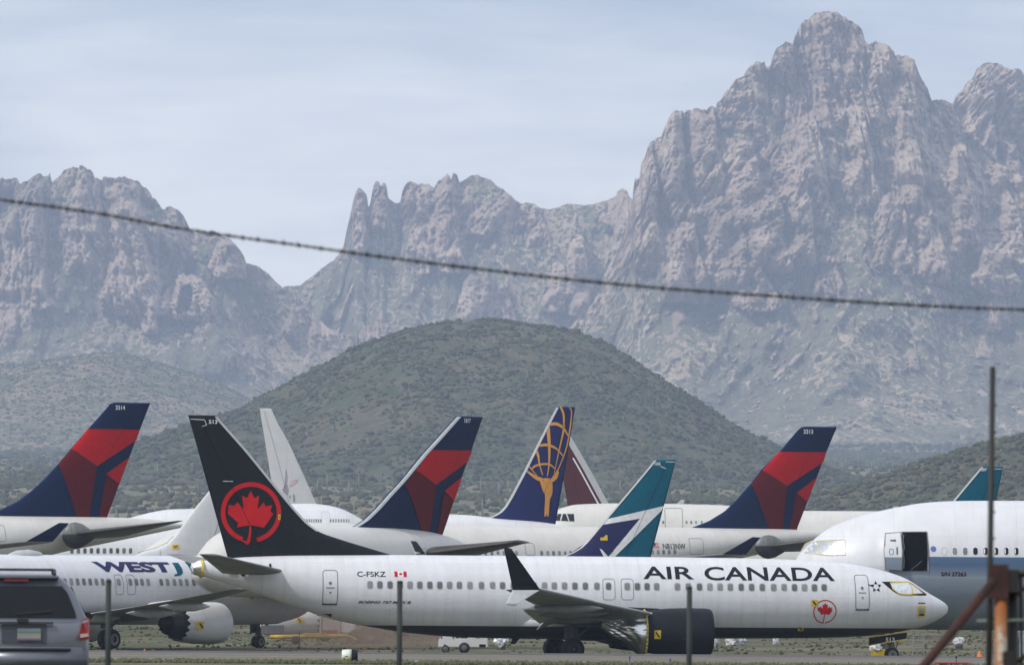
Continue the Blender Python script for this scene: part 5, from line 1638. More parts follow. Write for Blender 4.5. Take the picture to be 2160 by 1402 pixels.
def grid_mesh(name, X, Y, Z, m, attrs=None, smooth=True, kind='structure', close=False):
    r, c = X.shape
    co = np.stack([X, Y, Z], -1).reshape(-1, 3).astype(np.float32)
    i = np.arange(r * c).reshape(r, c)
    q = np.stack([i[:-1, :-1], i[:-1, 1:], i[1:, 1:], i[1:, :-1]], -1).reshape(-1, 4)
    me = bpy.data.meshes.new(name)
    me.vertices.add(len(co)); me.vertices.foreach_set('co', co.ravel())
    me.loops.add(q.size); me.loops.foreach_set('vertex_index', q.ravel().astype(np.int32))
    me.polygons.add(len(q)); me.polygons.foreach_set('loop_start', np.arange(0, q.size, 4, dtype=np.int32))
    me.polygons.foreach_set('loop_total', np.full(len(q), 4, np.int32))
    me.update(calc_edges=True)
    for k, v in (attrs or {}).items():
        at_ = me.attributes.new(k, 'FLOAT', 'POINT')
        at_.data.foreach_set('value', v.astype(np.float32).ravel())
    me.materials.append(m)
    if smooth: me.polygons.foreach_set('use_smooth', np.ones(len(q), bool))
    o = bpy.data.objects.new(name, me); col.objects.link(o)
    if kind: o['kind'] = kind
    return o


# ------------------------------------------------------------------ ground profile
GP = ([-500, 0, 112, 322, 333.9, 334, 373, 378, 386, 1100, 1500, 2000, 2500, 3500, 4500, 6000, 7000, 9000, 12000],
      [2.8, 2.8, 2.8, .62, .56, .54, .50, .1, 0, 0, 4, 12, 23, 45, 63, 94, 122, 200, 280])


def ground_z(x, y):
    z = np.interp(y, *GP)
    w = sst(900, 2200, y)
    return z + w * fbm(x / 260, y / 420, 3, 40) * 7 + sst(1400, 2600, y) * fbm(x / 60, y / 90, 2, 44) * 1.6


def ratt(nt, name):
    n = nt.nodes.new('ShaderNodeAttribute'); n.attribute_name = name
    return n.outputs['Fac']


def gmat(name):
    m = bpy.data.materials.new(name); m.use_nodes = True
    nt, b = nodes(m); b.inputs['Roughness'].default_value = .95; b.inputs['Specular IOR Level'].default_value = .15
    return m, nt, b


# apron dirt and grass, turning into desert
m_ground, nt, b = gmat('desert_ground')
geo = nt.nodes.new('ShaderNodeNewGeometry'); pos = geo.outputs['Position']
sp = nt.nodes.new('ShaderNodeSeparateXYZ'); nt.links.new(pos, sp.inputs[0])
g1 = noise_(nt, pos, .12, 6, .65, vscale=(1, .35, 1)); g2 = noise_(nt, pos, .9, 5, .7, vscale=(1, .5, 1)); g3 = noise_(nt, pos, .03, 4)
grass = mixc(nt, ramp(nt, g2, .35, .68), (.060, .066, .036), (.105, .105, .060))
dirt = mixc(nt, ramp(nt, g2, .3, .7), (.125, .105, .075), (.18, .15, .105))
near = mixc(nt, ramp(nt, g1, .48, .62), grass, dirt)
scrub = mixc(nt, ramp(nt, g3, .35, .65), (.10, .105, .06), (.20, .17, .11))
nt.links.new(mixc(nt, ramp(nt, sp.outputs['Y'], 800, 1500), near, scrub), b.inputs['Base Color'])
ys = np.concatenate([np.linspace(-500, 80, 8), np.linspace(100, 320, 40), np.linspace(322, 400, 79), np.geomspace(405, 12000, 420)])
xs_ = np.concatenate([np.linspace(-2600, -420, 30), np.linspace(-400, 400, 260), np.linspace(420, 2600, 30)])
XX, YY = np.meshgrid(xs_, ys)
ZZ = ground_z(XX, YY) + np.where((YY > 386), fbm(XX / 14, YY / 14, 3, 50) * .10, 0) + np.where(YY < 330, fbm(XX / 4, YY / 8, 2, 51) * .025, 0)
ZZ = np.maximum(ZZ, -.12)
grid_mesh('ground', XX, YY, ZZ, m_ground)

# taxiway slab, shoulder and pale edge band
asph, nt, b = gmat('worn_asphalt')
tc = nt.nodes.new('ShaderNodeTexCoord'); ob = tc.outputs['Object']
c = mixc(nt, ramp(nt, noise_(nt, ob, .25, 6, .7, vscale=(.3, 1, 1)), .3, .7), (.130, .116, .098), (.185, .166, .142))
c = mixc(nt, ramp(nt, noise_(nt, ob, 2.5, 5, .7), .55, .75), c, (.11, .10, .095))
nt.links.new(c, b.inputs['Base Color'])
def slab(name, y0, y1, z0, z1, m, x0=-700, x1=700, kind='structure'):
    o = link(name, newbox(((x0 + x1) / 2, (y0 + y1) / 2, (z0 + z1) / 2), (x1 - x0, y1 - y0, z1 - z0)), m)
    o['kind'] = kind
    return o
slab('taxiway', 334, 366, .2, .588, asph)
slab('taxiway_shoulder', 366, 374, .2, .592, mat('dark_asphalt', (.075, .070, .068), .9, var=.3, vscale=.6))
slab('edge_marking', 334.6, 337.6, .589, .596, mat('pale_edge_paint', (.50, .47, .42), .8, var=.45, vscale=1.2))
slab('edge_marking', 351.6, 352.3, .589, .594, mat('faded_centre_paint', (.30, .24, .14), .8, var=.5, vscale=1.0), kind='structure')

# ------------------------------------------------------------------ mountains
def rock_mat(name, rock_a, rock_b, soil, veg, dot=.28, warm=(.36, .27, .20)):
    m, nt, b = gmat(name)
    tc = nt.nodes.new('ShaderNodeTexCoord'); ob = tc.outputs['Object']
    rk = ratt(nt, 'rock'); wm = ratt(nt, 'warm'); vg = ratt(nt, 'green')
    n1 = noise_(nt, ob, .02, 6, .65, vscale=(1, .4, .45)); n2 = noise_(nt, ob, .11, 6, .7, vscale=(1, .5, .4))
    rc = mixc(nt, ramp(nt, n1, .38, .62), rock_a, rock_b)
    rc = mixc(nt, math_(nt, 'MULTIPLY', ramp(nt, n2, .52, .70), .6), rc, tuple(v * .62 for v in rock_a))
    rc = mixc(nt, wm, rc, warm)
    # slopes: soil with dots of brush
    vo = nt.nodes.new('ShaderNodeTexVoronoi'); vo.inputs['Scale'].default_value = .16; vo.inputs['Randomness'].default_value = 1
    nt.links.new(ob, vo.inputs['Vector'])
    dens = math_(nt, 'ADD', math_(nt, 'MULTIPLY', noise_(nt, ob, .012, 4), 1.3), -.25)
    dens = math_(nt, 'ADD', dens, math_(nt, 'MULTIPLY', vg, .35))
    dots = ramp(nt, math_(nt, 'SUBTRACT', math_(nt, 'MULTIPLY', dens, 1.0), vo.outputs['Distance']), -.04, .08)
    vo2 = nt.nodes.new('ShaderNodeTexVoronoi'); vo2.inputs['Scale'].default_value = .30
    nt.links.new(ob, vo2.inputs['Vector'])
    sl = mixc(nt, ramp(nt, noise_(nt, ob, .05, 5, .7), .35, .65), soil, tuple(v * .60 for v in soil))
    sl = mixc(nt, ramp(nt, vo2.outputs['Distance'], .26, .12), sl, tuple(min(v * 1.5, .75) for v in soil))
    vc = mixc(nt, ramp(nt, noise_(nt, ob, .08, 4), .35, .65), veg, tuple(v * 1.9 for v in veg))
    sl = mixc(nt, dots, sl, vc)
    f = ramp(nt, math_(nt, 'ADD', rk, math_(nt, 'MULTIPLY', math_(nt, 'SUBTRACT', math_(nt, 'ADD', math_(nt, 'MULTIPLY', noise_(nt, ob, .05, 6, .8), .5), math_(nt, 'MULTIPLY', noise_(nt, ob, .22, 4, .7, vscale=(1, 1, 1.6)), .5)), .54), 3.4)), .36, .52)
    nt.links.new(mixc(nt, f, sl, rc), b.inputs['Base Color'])
    bp = nt.nodes.new('ShaderNodeBump'); bp.inputs['Distance'].default_value = 4.0; bp.inputs['Strength'].default_value = .9
    hgt = math_(nt, 'ADD', noise_(nt, ob, .22, 6, .7, vscale=(1, 1, .6)), math_(nt, 'MULTIPLY', dots, .25))
    nt.links.new(hgt, bp.inputs['Height']); nt.links.new(bp.outputs[0], b.inputs['Normal'])
    return m


M_rock = rock_mat('crag_rock', (.40, .295, .235), (.64, .51, .39), (.52, .42, .29), (.118, .112, .070))
M_left = rock_mat('left_crag_rock', (.35, .265, .215), (.57, .45, .35), (.48, .39, .27), (.108, .104, .066))


def skyz(px, py, d):
    return CZ + (1204 - (py - .007 * (px - 1080))) * d / K


def mountain(sky, dR, rockbase, m, zfoot, spikes=1.0, butt=(), seed=0, step=1.15, px0=None, px1=None, run=1.0, amp=1.0, warm=(), toe=None):
    p = np.array(sky, float)
    px0 = p[0, 0] if px0 is None else px0; px1 = p[-1, 0] if px1 is None else px1
    ncol = int((px1 - px0) * dR / K / step)
    px = np.linspace(px0, px1, ncol)
    X = (px - 1080) * dR / K
    top = skyz(px, np.interp(px, p[:, 0], p[:, 1]), dR)
    rb = np.array(rockbase, float)
    zr = skyz(px, np.interp(px, rb[:, 0], rb[:, 1]), dR)          # where rock gives way to slope
    isrock = sst(10, 45, top - zr)
    top = top + isrock * spikes * (pn(X / 7, X * 0, seed + 1) * 2.2 + pn(X / 2.6, X * 0, seed + 2) * 1.3 + np.abs(pn(X / 17, X * 0, seed + 3)) * 2.5 - .8) + (1 - isrock) * (pn(X / 3.2, X * 0, seed + 4) * .8)
    H = top - zfoot
    nrow = int(H.max() / step * .95)
    t = 1 - (np.linspace(0, 1, nrow) ** 1.0)                           # 1 top .. 0 foot
    T, XX = np.meshgrid(t, X, indexing='ij')
    PX = np.broadcast_to(px, XX.shape)
    TOP = np.broadcast_to(top, XX.shape)
    Z = zfoot + T * (TOP - zfoot)
    wob = fbm(XX / 90, Z / 90, 4, seed + 10)
    ZR = np.broadcast_to(zr, XX.shape)
    rock = sst(-45, 45, Z - ZR + wob * 110)
    # ledges carrying brush inside the rock
    led = rid(XX / 120 + Z / 300, Z / 70, 3, seed + 15)
    rock = rock * (1 - .75 * sst(.62, .80, led))
    PY = 1204 - (Z - CZ) * K / dR
    B = np.zeros_like(XX)
    for (bx, y0, y1, hw, a_) in butt:      # rock ribs standing out, each with a sharper right flank
        wv = bx + fbm(Z / 60, Z * 0, 2, int(bx)) * 14
        u = (PX - wv) / (hw * (.45 + .55 * np.clip((PY - y0) / (y1 - y0), 0, 1)) + 1e-3)
        u = u + fbm(XX / 14, Z / 30, 3, int(bx) + 5) * .35
        prof = np.where(u < 0, sst(-1.25, -.15, u), sst(1.0, .78, u))
        vert = sst(y0 - 10, y0 + 14, PY + fbm(XX / 10, Z / 9, 2, 3) * 14) * sst(y1 + 45, y1 - 10, PY)
        B = np.maximum(B, prof * vert * a_ * .75)
        rock = np.maximum(rock, (prof * vert > .25) * 1.0 * (fbm(XX / 40, Z / 60, 3, int(bx) + 9) > -.45))
    low = sst(.42, .0, (Z - zfoot) / 330.0)
    cot = (1.5 + 4.2 * low * low) * (1 - rock) + .55 * rock
    dz = (TOP - zfoot) / (nrow - 1)
    back = np.cumsum(cot * dz, axis=0) * run
    def blur(a, w):                                     # the mean slope varies slowly along the range
        for _ in range(3):
            p_ = np.pad(a, ((0, 0), (w + 1, w)), mode='edge').cumsum(1)
            a = (p_[:, 2 * w + 1:] - p_[:, :-2 * w - 1]) / (2 * w + 1)
        return a
    back = blur(back, int(34 / step))
    wx = XX + fbm(XX / 60, Z / 60, 3, seed + 20) * 26
    big = fbm(wx / 210, Z / 330, 3, seed + 21)
    tal = 1 - sst(.2, .8, rock)
    tal = np.minimum(tal, sst(60, -60, Z - ZR))          # only well below the rock line
    dd = big * 70 * amp * sst(0, .25, 1 - T + .12) * (1 - .45 * tal)
    dd = dd + (bil(wx / 105, Z / 210, 3, seed + 25) - .4) * 46 * amp * (1 - tal)
    dd = dd + tal * (fbm(XX / 130 + 5, back / 170, 4, seed + 61) * 60 + (rid(XX / 75 + back / 260, back / 210, 3, seed + 63) - .5) * 26 + fbm(XX / 11, back / 16, 3, seed + 65) * 3.5)
    sk_ = XX + Z * .25 * fbm(XX / 300, Z / 300, 2, seed + 29)
    dd = dd + (bil(sk_ / 36, Z / 78, 3, seed + 30) - .4) * (16 * rock + 4.5 * (1 - tal))
    dd = dd + (bil(sk_ / 13 + fbm(XX / 9, Z / 9, 2, seed + 33) * .5, Z / 25, 3, seed + 35, .6) - .4) * (10 * rock + 1.6)
    dd = dd + (bil(XX / 5.2, Z / 8.5, 3, seed + 39, .7) - .4) * (5.0 * rock + 2.2)
    # thin clefts and ledge joints
    ck = lambda u_, v_, w_, s_: np.exp(-(pn(u_, v_, s_) / w_) ** 2)
    warp = fbm(XX / 16, Z / 16, 3, seed + 70) * 5
    dd = dd - rock * (9 * ck((sk_ + warp) / 30, Z / 150, .07, seed + 71) + 5 * ck((sk_ + warp) / 13, Z / 60, .09, seed + 72) + 3.5 * ck((XX + warp * 3) / 80, (Z + warp * 1.5) / 15, .09, seed + 73) + 2.2 * ck((sk_ + warp) / 5.5, Z / 24, .12, seed + 74))
    dd = dd + (1 - rock) * (np.maximum(fbm(XX / 7, back / 10, 3, seed + 75) - .24, 0) * 16 + np.maximum(fbm(XX / 24, back / 40, 3, seed + 76) - .30, 0) * 34)
    rock = np.maximum(rock, np.where((fbm(XX / 7, back / 10, 3, seed + 75) > .33) | (fbm(XX / 24, back / 40, 3, seed + 76) > .34), .7, 0) * (1 - rock))
    # steps: flat ledges cut in the rock
    dd = dd + rock * 5 * np.sin(Z / 7.5 + fbm(XX / 50, Z / 50, 3, seed + 41) * 7)
    Y = dR - back - dd - B
    if toe is not None:
        Y = np.maximum(Y, toe)
    wm = np.zeros_like(XX)
    for (wx0, wy0, rx_, ry_) in warm:
        wm = np.maximum(wm, sst(1.1, .6, np.hypot((PX - wx0) / rx_, (PY - wy0) / ry_) + fbm(XX / 20, Z / 20, 3, 77) * .9))
    gr = np.clip(.5 + fbm(XX / 130, Z / 130, 3, seed + 50) + (1 - T) * .5, 0, 1.5)
    # far side, falling away behind the crest
    k = np.linspace(.04, 1, 14)[:, None]
    Zb = top - k * (top - zfoot); Yb = Y[0] + k * (top - zfoot) * .9 + 3
    Xb = np.broadcast_to(X, Zb.shape)
    cat = lambda a, b_: np.concatenate([b_[::-1], a], 0)
    return grid_mesh('mountain', cat(XX, Xb), cat(Y, Yb), cat(Z, Zb), m,
                     {'rock': cat(rock, np.ones_like(Zb)), 'warm': cat(wm, np.zeros_like(Zb)), 'green': cat(gr, np.ones_like(Zb))}, smooth=True)


skyA = [(-260, 430), (-120, 395), (-40, 382), (0, 375), (30, 372), (40, 385), (56, 375), (75, 367), (97, 370), (101, 364), (105, 385), (118, 372), (130, 357), (150, 350), (172, 350), (190, 357), (198, 376), (208, 380), (216, 374), (225, 373), (265, 372), (290, 384), (300, 392), (314, 402), (318, 412), (330, 425), (340, 440), (347, 438), (358, 434), (372, 442), (384, 452), (395, 478), (412, 492), (425, 492), (450, 489), (478, 500), (500, 520), (514, 540), (519, 556), (545, 562), (565, 578), (590, 602), (620, 622), (650, 648), (690, 690), (720, 705), (760, 715), (790, 735), (850, 790), (920, 850), (1000, 890)]
mountain(skyA, 7900, [(-260, 640), (0, 640), (120, 630), (250, 640), (330, 600), (400, 560), (520, 590), (580, 640), (700, 720), (800, 740), (1000, 900)], M_left, 100, seed=100,
         butt=[(70, 400, 640, 45, 40), (180, 380, 560, 55, 35), (270, 400, 650, 60, 55), (310, 470, 660, 40, 45), (360, 450, 560, 28, 20), (480, 510, 570, 45, 20), (640, 640, 700, 45, 22), (20, 460, 720, 30, 25), (400, 590, 660, 70, 25), (325, 640, 690, 18, 14)], amp=1.0, warm=[(200, 740, 70, 40), (460, 790, 200, 50)])
skyC = [(480, 700), (560, 640), (600, 604), (632, 603), (655, 585), (680, 565), (705, 548), (722, 522), (727, 500), (732, 480), (738, 448), (743, 425), (750, 402), (757, 397), (766, 402), (772, 412), (775, 436), (779, 430), (783, 402), (787, 384), (794, 380), (799, 386), (801, 396), (804, 386), (809, 382), (813, 390), (817, 418), (825, 424), (836, 429), (842, 425), (846, 402), (854, 388), (866, 381), (876, 386), (880, 392), (886, 383), (896, 386), (906, 390), (915, 394), (922, 384), (932, 372), (940, 364), (947, 372), (950, 382), (953, 366), (960, 364), (964, 370), (967, 386), (980, 377), (990, 371), (1005, 369), (1020, 374), (1032, 379), (1045, 392), (1062, 402), (1080, 418), (1095, 428), (1110, 428), (1125, 430), (1132, 438), (1155, 442), (1175, 438), (1195, 430), (1215, 432), (1235, 434), (1262, 428), (1285, 420), (1297, 414), (1301, 402), (1310, 400), (1320, 404), (1324, 420), (1340, 430), (1500, 470), (1700, 560)]
mountain(skyC, 8300, [(480, 560), (640, 540), (720, 540), (770, 520), (830, 440), (860, 520), (960, 520), (990, 420), (1050, 440), (1100, 470), (1200, 440), (1290, 440), (1330, 600), (1700, 650)], M_rock, 110, seed=200,
         butt=[(757, 395, 520, 22, 30), (800, 380, 470, 24, 28), (868, 380, 440, 26, 18), (945, 368, 560, 30, 26), (880, 480, 560, 32, 20), (1070, 410, 470, 40, 14), (1125, 440, 500, 35, 16), (1170, 560, 640, 30, 18), (1312, 405, 620, 30, 55), (1215, 500, 650, 34, 45), (1310, 520, 600, 52, 42), (1010, 590, 680, 60, 24), (1060, 610, 690, 28, 22), (800, 690, 725, 45, 14)], amp=.75, run=.95, warm=[(780, 700, 40, 18), (1010, 600, 60, 20)])
skyE = [(1880, 420), (1940, 340), (1975, 280), (1998, 235), (2008, 212), (2015, 200), (2030, 180), (2040, 172), (2055, 148), (2070, 136), (2090, 131), (2108, 134), (2118, 144), (2125, 150), (2135, 147), (2148, 150), (2157, 165), (2175, 190), (2220, 215), (2300, 260), (2420, 340), (2500, 420)]
mountain(skyE, 8000, [(1880, 640), (2160, 620), (2500, 640)], M_rock, 110, seed=300, butt=[(2060, 150, 420, 50, 40), (2120, 300, 600, 40, 45)], amp=.9)
skyD = [(880, 900), (980, 850), (1060, 800), (1140, 740), (1200, 690), (1250, 640), (1290, 560), (1318, 480), (1330, 440), (1333, 406), (1336, 378), (1342, 380), (1347, 372), (1350, 345), (1357, 335), (1362, 315), (1370, 298), (1380, 292), (1392, 286), (1398, 268), (1408, 248), (1414, 236), (1425, 232), (1437, 235), (1441, 242), (1446, 233), (1460, 228), (1480, 229), (1495, 222), (1505, 230), (1510, 215), (1520, 203), (1530, 190), (1545, 175), (1562, 162), (1570, 150), (1585, 138), (1597, 132), (1607, 135), (1610, 146), (1620, 140), (1624, 120), (1632, 105), (1642, 94), (1655, 88), (1670, 86), (1674, 72), (1682, 58), (1695, 40), (1710, 28), (1725, 21), (1745, 21), (1765, 27), (1785, 36), (1800, 46), (1812, 58), (1819, 70), (1821, 84), (1828, 96), (1833, 92), (1845, 86), (1858, 90), (1872, 96), (1882, 108), (1884, 117), (1895, 115), (1910, 117), (1922, 130), (1932, 148), (1945, 170), (1955, 185), (1965, 207), (1980, 206), (1995, 210), (2008, 216), (2015, 240), (2040, 270), (2100, 330), (2160, 380), (2260, 430), (2450, 520)]
mountain(skyD, 7500, [(880, 900), (1150, 740), (1290, 640), (1400, 600), (1550, 570), (1700, 520), (1850, 540), (2000, 600), (2100, 620), (2450, 640)], M_rock, 102, seed=400, step=1.05,
         butt=[(1750, 25, 150, 75, 40), (1650, 95, 150, 32, 34), (1740, 90, 180, 60, 30), (1585, 140, 190, 30, 24), (1850, 90, 160, 28, 34), (1905, 118, 220, 35, 30), (1420, 240, 440, 35, 40), (1480, 235, 400, 48, 45), (1360, 310, 520, 30, 38),
               (1560, 300, 470, 60, 50), (1690, 250, 420, 55, 35), (1800, 260, 420, 45, 40), (1900, 230, 430, 40, 35), (1520, 420, 600, 60, 45), (1600, 400, 560, 60, 50), (1675, 385, 545, 38, 55), (1440, 480, 620, 50, 42), (1860, 420, 560, 60, 40), (1950, 450, 580, 40, 35), (2080, 520, 600, 60, 40), (1730, 540, 620, 30, 25), (2020, 300, 520, 35, 45), (1575, 560, 640, 55, 30), (2120, 400, 560, 30, 35)], amp=1.05, warm=[(1665, 510, 45, 55), (1640, 480, 40, 60), (1560, 560, 60, 50), (1820, 560, 60, 25), (1500, 470, 40, 60), (2080, 560, 60, 30), (1730, 420, 60, 20)])

# foothills: real height fields
def foothill(name, sky, d0, depth, m, seed, rock=0.0, dx=1.1, ny=130, zf=None, bump=1.0):
    p = np.array(sky, float)
    px = np.linspace(p[0, 0], p[-1, 0], int((p[-1, 0] - p[0, 0]) * d0 / K / dx))
    X = (px - 1080) * d0 / K
    s = smooth_pts([tuple(q_) for q_ in sky], 8); s = np.array(s)
    top = skyz(px, np.interp(px, s[:, 0], s[:, 1]), d0)
    v = np.linspace(-1, 1, ny)
    V, XX = np.meshgrid(v, X, indexing='ij')
    Y = d0 + V * depth
    base = ground_z(XX, Y) - 3
    sh = np.cos(np.clip(V, -1, 1) * np.pi / 2) ** 1.25
    nz = (fbm(XX / 70, Y / 90, 4, seed) * 9 + (rid(XX / 38, Y / 80, 3, seed + 5) - .5) * 5 + fbm(XX / 7, Y / 9, 3, seed + 8) * 1.1) * bump
    Z = base + np.maximum(top - base, 0) * sh + nz * np.clip(np.abs(V) * 2.2 + .10, 0, 1) * sh ** .4 * np.clip((top - base) / 25, 0, 1)
    edge = sst(1.0, .92, np.abs(V))
    Z = np.where(np.abs(V) > .92, base + (Z - base) * edge, Z)
    if name is None: return X, v, Z
    o = grid_mesh(name, XX, Y, Z, m, {'rock': np.clip(rock + fbm(XX / 30, Y / 40, 4, seed + 11) * .5, 0, 1), 'warm': XX * 0, 'green': XX * 0 + .6})
    return X, Y[:, 0], Z


M_hill = rock_mat('hill_scree', (.14, .11, .105), (.20, .165, .13), (.155, .140, .085), (.055, .068, .036), warm=(.3, .2, .15))
M_foot = rock_mat('foothill_scree', (.27, .20, .17), (.38, .29, .23), (.34, .26, .17), (.085, .090, .045))
skyF = [(-420, 1100), (-200, 1075), (0, 1030), (120, 1000), (250, 957), (330, 930), (400, 905), (460, 882), (520, 860), (560, 838), (600, 818), (650, 790), (700, 762), (750, 735), (800, 712), (850, 692), (880, 686), (940, 678), (1000, 675), (1060, 676), (1110, 681), (1170, 692), (1230, 707), (1280, 727), (1330, 757), (1380, 790), (1430, 826), (1480, 856), (1530, 890), (1600, 928), (1650, 952), (1700, 978), (1800, 1020), (1900, 1050), (2050, 1080)]
hillF = foothill('hill', [(a_, b_ + 7) for a_, b_ in skyF], 3600, 470, M_hill, 500, .25, dx=.9, ny=260)
skyG = [(1560, 1100), (1650, 1068), (1750, 1042), (1850, 1010), (1950, 975), (2050, 944), (2110, 930), (2160, 918), (2260, 895), (2400, 885), (2600, 905), (2900, 1000), (3100, 1080)]
hillG = foothill('hill', skyG, 2500, 260, M_hill, 520, .2, dx=.9, ny=160)
skyH = [(-420, 830), (-200, 775), (-60, 766), (0, 764), (60, 758), (120, 748), (190, 738), (250, 738), (300, 745), (380, 768), (440, 790), (500, 818), (560, 850), (620, 880), (700, 915), (800, 950)]
hillH = foothill('hill', [(a_, b_ + 12) for a_, b_ in skyH], 6600, 700, M_foot, 540, .15, dx=1.3, ny=150)

# ------------------------------------------------------------------ desert brush: one scattered cover
def scatter_mesh(name, pts, sizes, tints, m, label, tmpl_n=1, squash=.75, seed=0, zoff=.3):
    b = bmesh.new(); bmesh.ops.create_icosphere(b, subdivisions=tmpl_n, radius=1)
    tv = np.array([v.co[:] for v in b.verts]); tf = np.array([[v.index for v in f.verts] for f in b.faces]); b.free()
    r = np.random.default_rng(seed)
    n, k = len(pts), len(tv)
    rad = 1 + r.uniform(-.42, .42, (n, k, 1))
    V = tv[None] * rad * sizes[:, None, None]
    V[..., 2] *= squash
    ang = r.uniform(0, 6.28, n); ca, sa = np.cos(ang)[:, None], np.sin(ang)[:, None]
    x, y = V[..., 0] * ca - V[..., 1] * sa, V[..., 0] * sa + V[..., 1] * ca
    V = np.stack([x, y, V[..., 2] + sizes[:, None] * zoff], -1) + pts[:, None]
    F = (tf[None] + (np.arange(n) * k)[:, None, None]).reshape(-1, 3)
    me = bpy.data.meshes.new(name)
    me.vertices.add(n * k); me.vertices.foreach_set('co', V.astype(np.float32).ravel())
    me.loops.add(F.size); me.loops.foreach_set('vertex_index', F.ravel().astype(np.int32))
    me.polygons.add(len(F)); me.polygons.foreach_set('loop_start', np.arange(0, F.size, 3, dtype=np.int32)); me.polygons.foreach_set('loop_total', np.full(len(F), 3, np.int32))
    me.update(calc_edges=True)
    a = me.attributes.new('tint', 'FLOAT', 'POINT'); a.data.foreach_set('value', np.repeat(tints, k).astype(np.float32))
    me.materials.append(m)
    o = bpy.data.objects.new(name, me); col.objects.link(o)
    tag(o, label, 'brush', None, 'stuff')
    return o


mb, nt, b = gmat('desert_brush')
ti = ratt(nt, 'tint')
cr = nt.nodes.new('ShaderNodeValToRGB'); nt.links.new(ti, cr.inputs[0])
el = cr.color_ramp.elements
el[0].position = 0; el[0].color = (.036, .046, .034, 1)
el[1].position = 1; el[1].color = (.20, .155, .06, 1)
for p_, c_ in ((.3, (.058, .070, .046, 1)), (.55, (.086, .092, .056, 1)), (.75, (.11, .115, .055, 1)), (.88, (.12, .10, .05, 1))):
    e = el.new(p_); e.color = c_
geo = nt.nodes.new('ShaderNodeNewGeometry')
c = mixc(nt, ramp(nt, noise_(nt, geo.outputs['Position'], 1.6, 4, .7), .35, .7), cr.outputs[0], (.05, .055, .03))
nt.links.new(c, b.inputs['Base Color'])


def hsample(h, n, seed):
    X, Yv, Z = h
    r = np.random.default_rng(seed)
    fi = r.uniform(0, len(Yv) * .56, n); fj = r.uniform(0, len(X) - 1.001, n)
    i, j = fi.astype(int), fj.astype(int)
    z = Z[i, j]; x = X[j]; y = Yv[i]
    g = ground_z(x, y)
    keep = (z > g - 1.0)
    return np.stack([x, y, z], -1)[keep], r


ptsF, r_ = hsample(hillF, 52000, 1)
dn = fbm(ptsF[:, 0] / 45, ptsF[:, 1] / 60, 3, 70)
k_ = r_.uniform(0, 1, len(ptsF)) < .58 + dn * 1.1 + fbm(ptsF[:, 0] / 14, ptsF[:, 1] / 20, 2, 75) * .9
ptsF = ptsF[k_]
tint = np.clip(r_.normal(.42, .17, len(ptsF)) + fbm(ptsF[:, 0] / 30, ptsF[:, 1] / 50, 2, 71) * .5, 0, 1)
scatter_mesh('hillside_brush', ptsF, r_.gamma(3.5, .16, len(ptsF)) + .24, tint, mb, 'grey-green desert brush covering the dark hill in the middle', seed=5)
# ridge-line bushes read against the slope behind
ptsG, r_ = hsample(hillG, 8000, 2)
scatter_mesh('hillside_brush', ptsG, r_.gamma(4, .15, len(ptsG)) + .2, np.clip(r_.normal(.50, .24, len(ptsG)), 0, 1), mb, 'brown-green brush covering the low hill at the right edge', seed=6)
ptsH, r_ = hsample(hillH, 12000, 3)
scatter_mesh('hillside_brush', ptsH, r_.gamma(4, .18, len(ptsH)) + .25, np.clip(r_.normal(.70, .14, len(ptsH)), 0, 1), mb, 'pale green brush on the foothill at the left', seed=7)
r_ = np.random.default_rng(9)
n = 30000
yy = 1150 + (4700 - 1150) * r_.uniform(0, 1, n) ** .8
xx = r_.uniform(-1, 1, n) * (yy * 1130 / K + 12)
zz = ground_z(xx, yy)
k_ = r_.uniform(0, 1, n) < .75 + fbm(xx / 60, yy / 90, 3, 80) * .9
k_ &= yy < 4700
P_ = np.stack([xx, yy, zz], -1)[k_]
scatter_mesh('desert_brush', P_, (r_.gamma(5, .17, n) + .3)[k_], np.clip(r_.normal(.52, .20, n), 0, 1)[k_], mb, 'dense olive desert brush on the flats between the jets and the hills', tmpl_n=1, seed=9)
n = 16000
yy = r_.uniform(4700, 6700, n); xx = r_.uniform(-1, 1, n) * (yy * 1110 / K)
P_ = np.stack([xx, yy, ground_z(xx, yy)], -1)
scatter_mesh('desert_brush', P_, r_.gamma(5, .24, n) + .5, np.clip(r_.normal(.5, .2, n), 0, 1), mb, 'pale distant brush on the plain at the foot of the tall mountain', tmpl_n=1, seed=12)
n = 4500
yy = r_.uniform(387, 620, n); xx = r_.uniform(-1, 1, n) * (yy * 1130 / K)
k_ = (fbm(xx / 9, yy / 14, 3, 90) > -.05)
P_ = np.stack([xx, yy, ground_z(xx, yy)], -1)[k_]
scatter_mesh('dry_grass', P_, r_.uniform(.03, .13, n)[k_], np.clip(r_.normal(.62, .16, n), 0, 1)[k_], mb, 'dry olive grass and weeds on the dirt under the jets', tmpl_n=1, squash=.8, seed=10)
n = 5200
yy = r_.uniform(322, 333.8, n); xx = r_.uniform(-1, 1, n) * 26
P_ = np.stack([xx, yy, ground_z(xx, yy)], -1)
gm = mat('green_verge', (.085, .092, .038), .9, var=.4, vscale=1.5)
scatter_mesh('verge_grass', P_, r_.uniform(.03, .11, n), r_.uniform(0, 1, n), gm, 'short green grass along the near side of the taxiway', tmpl_n=1, squash=1.2, seed=11)

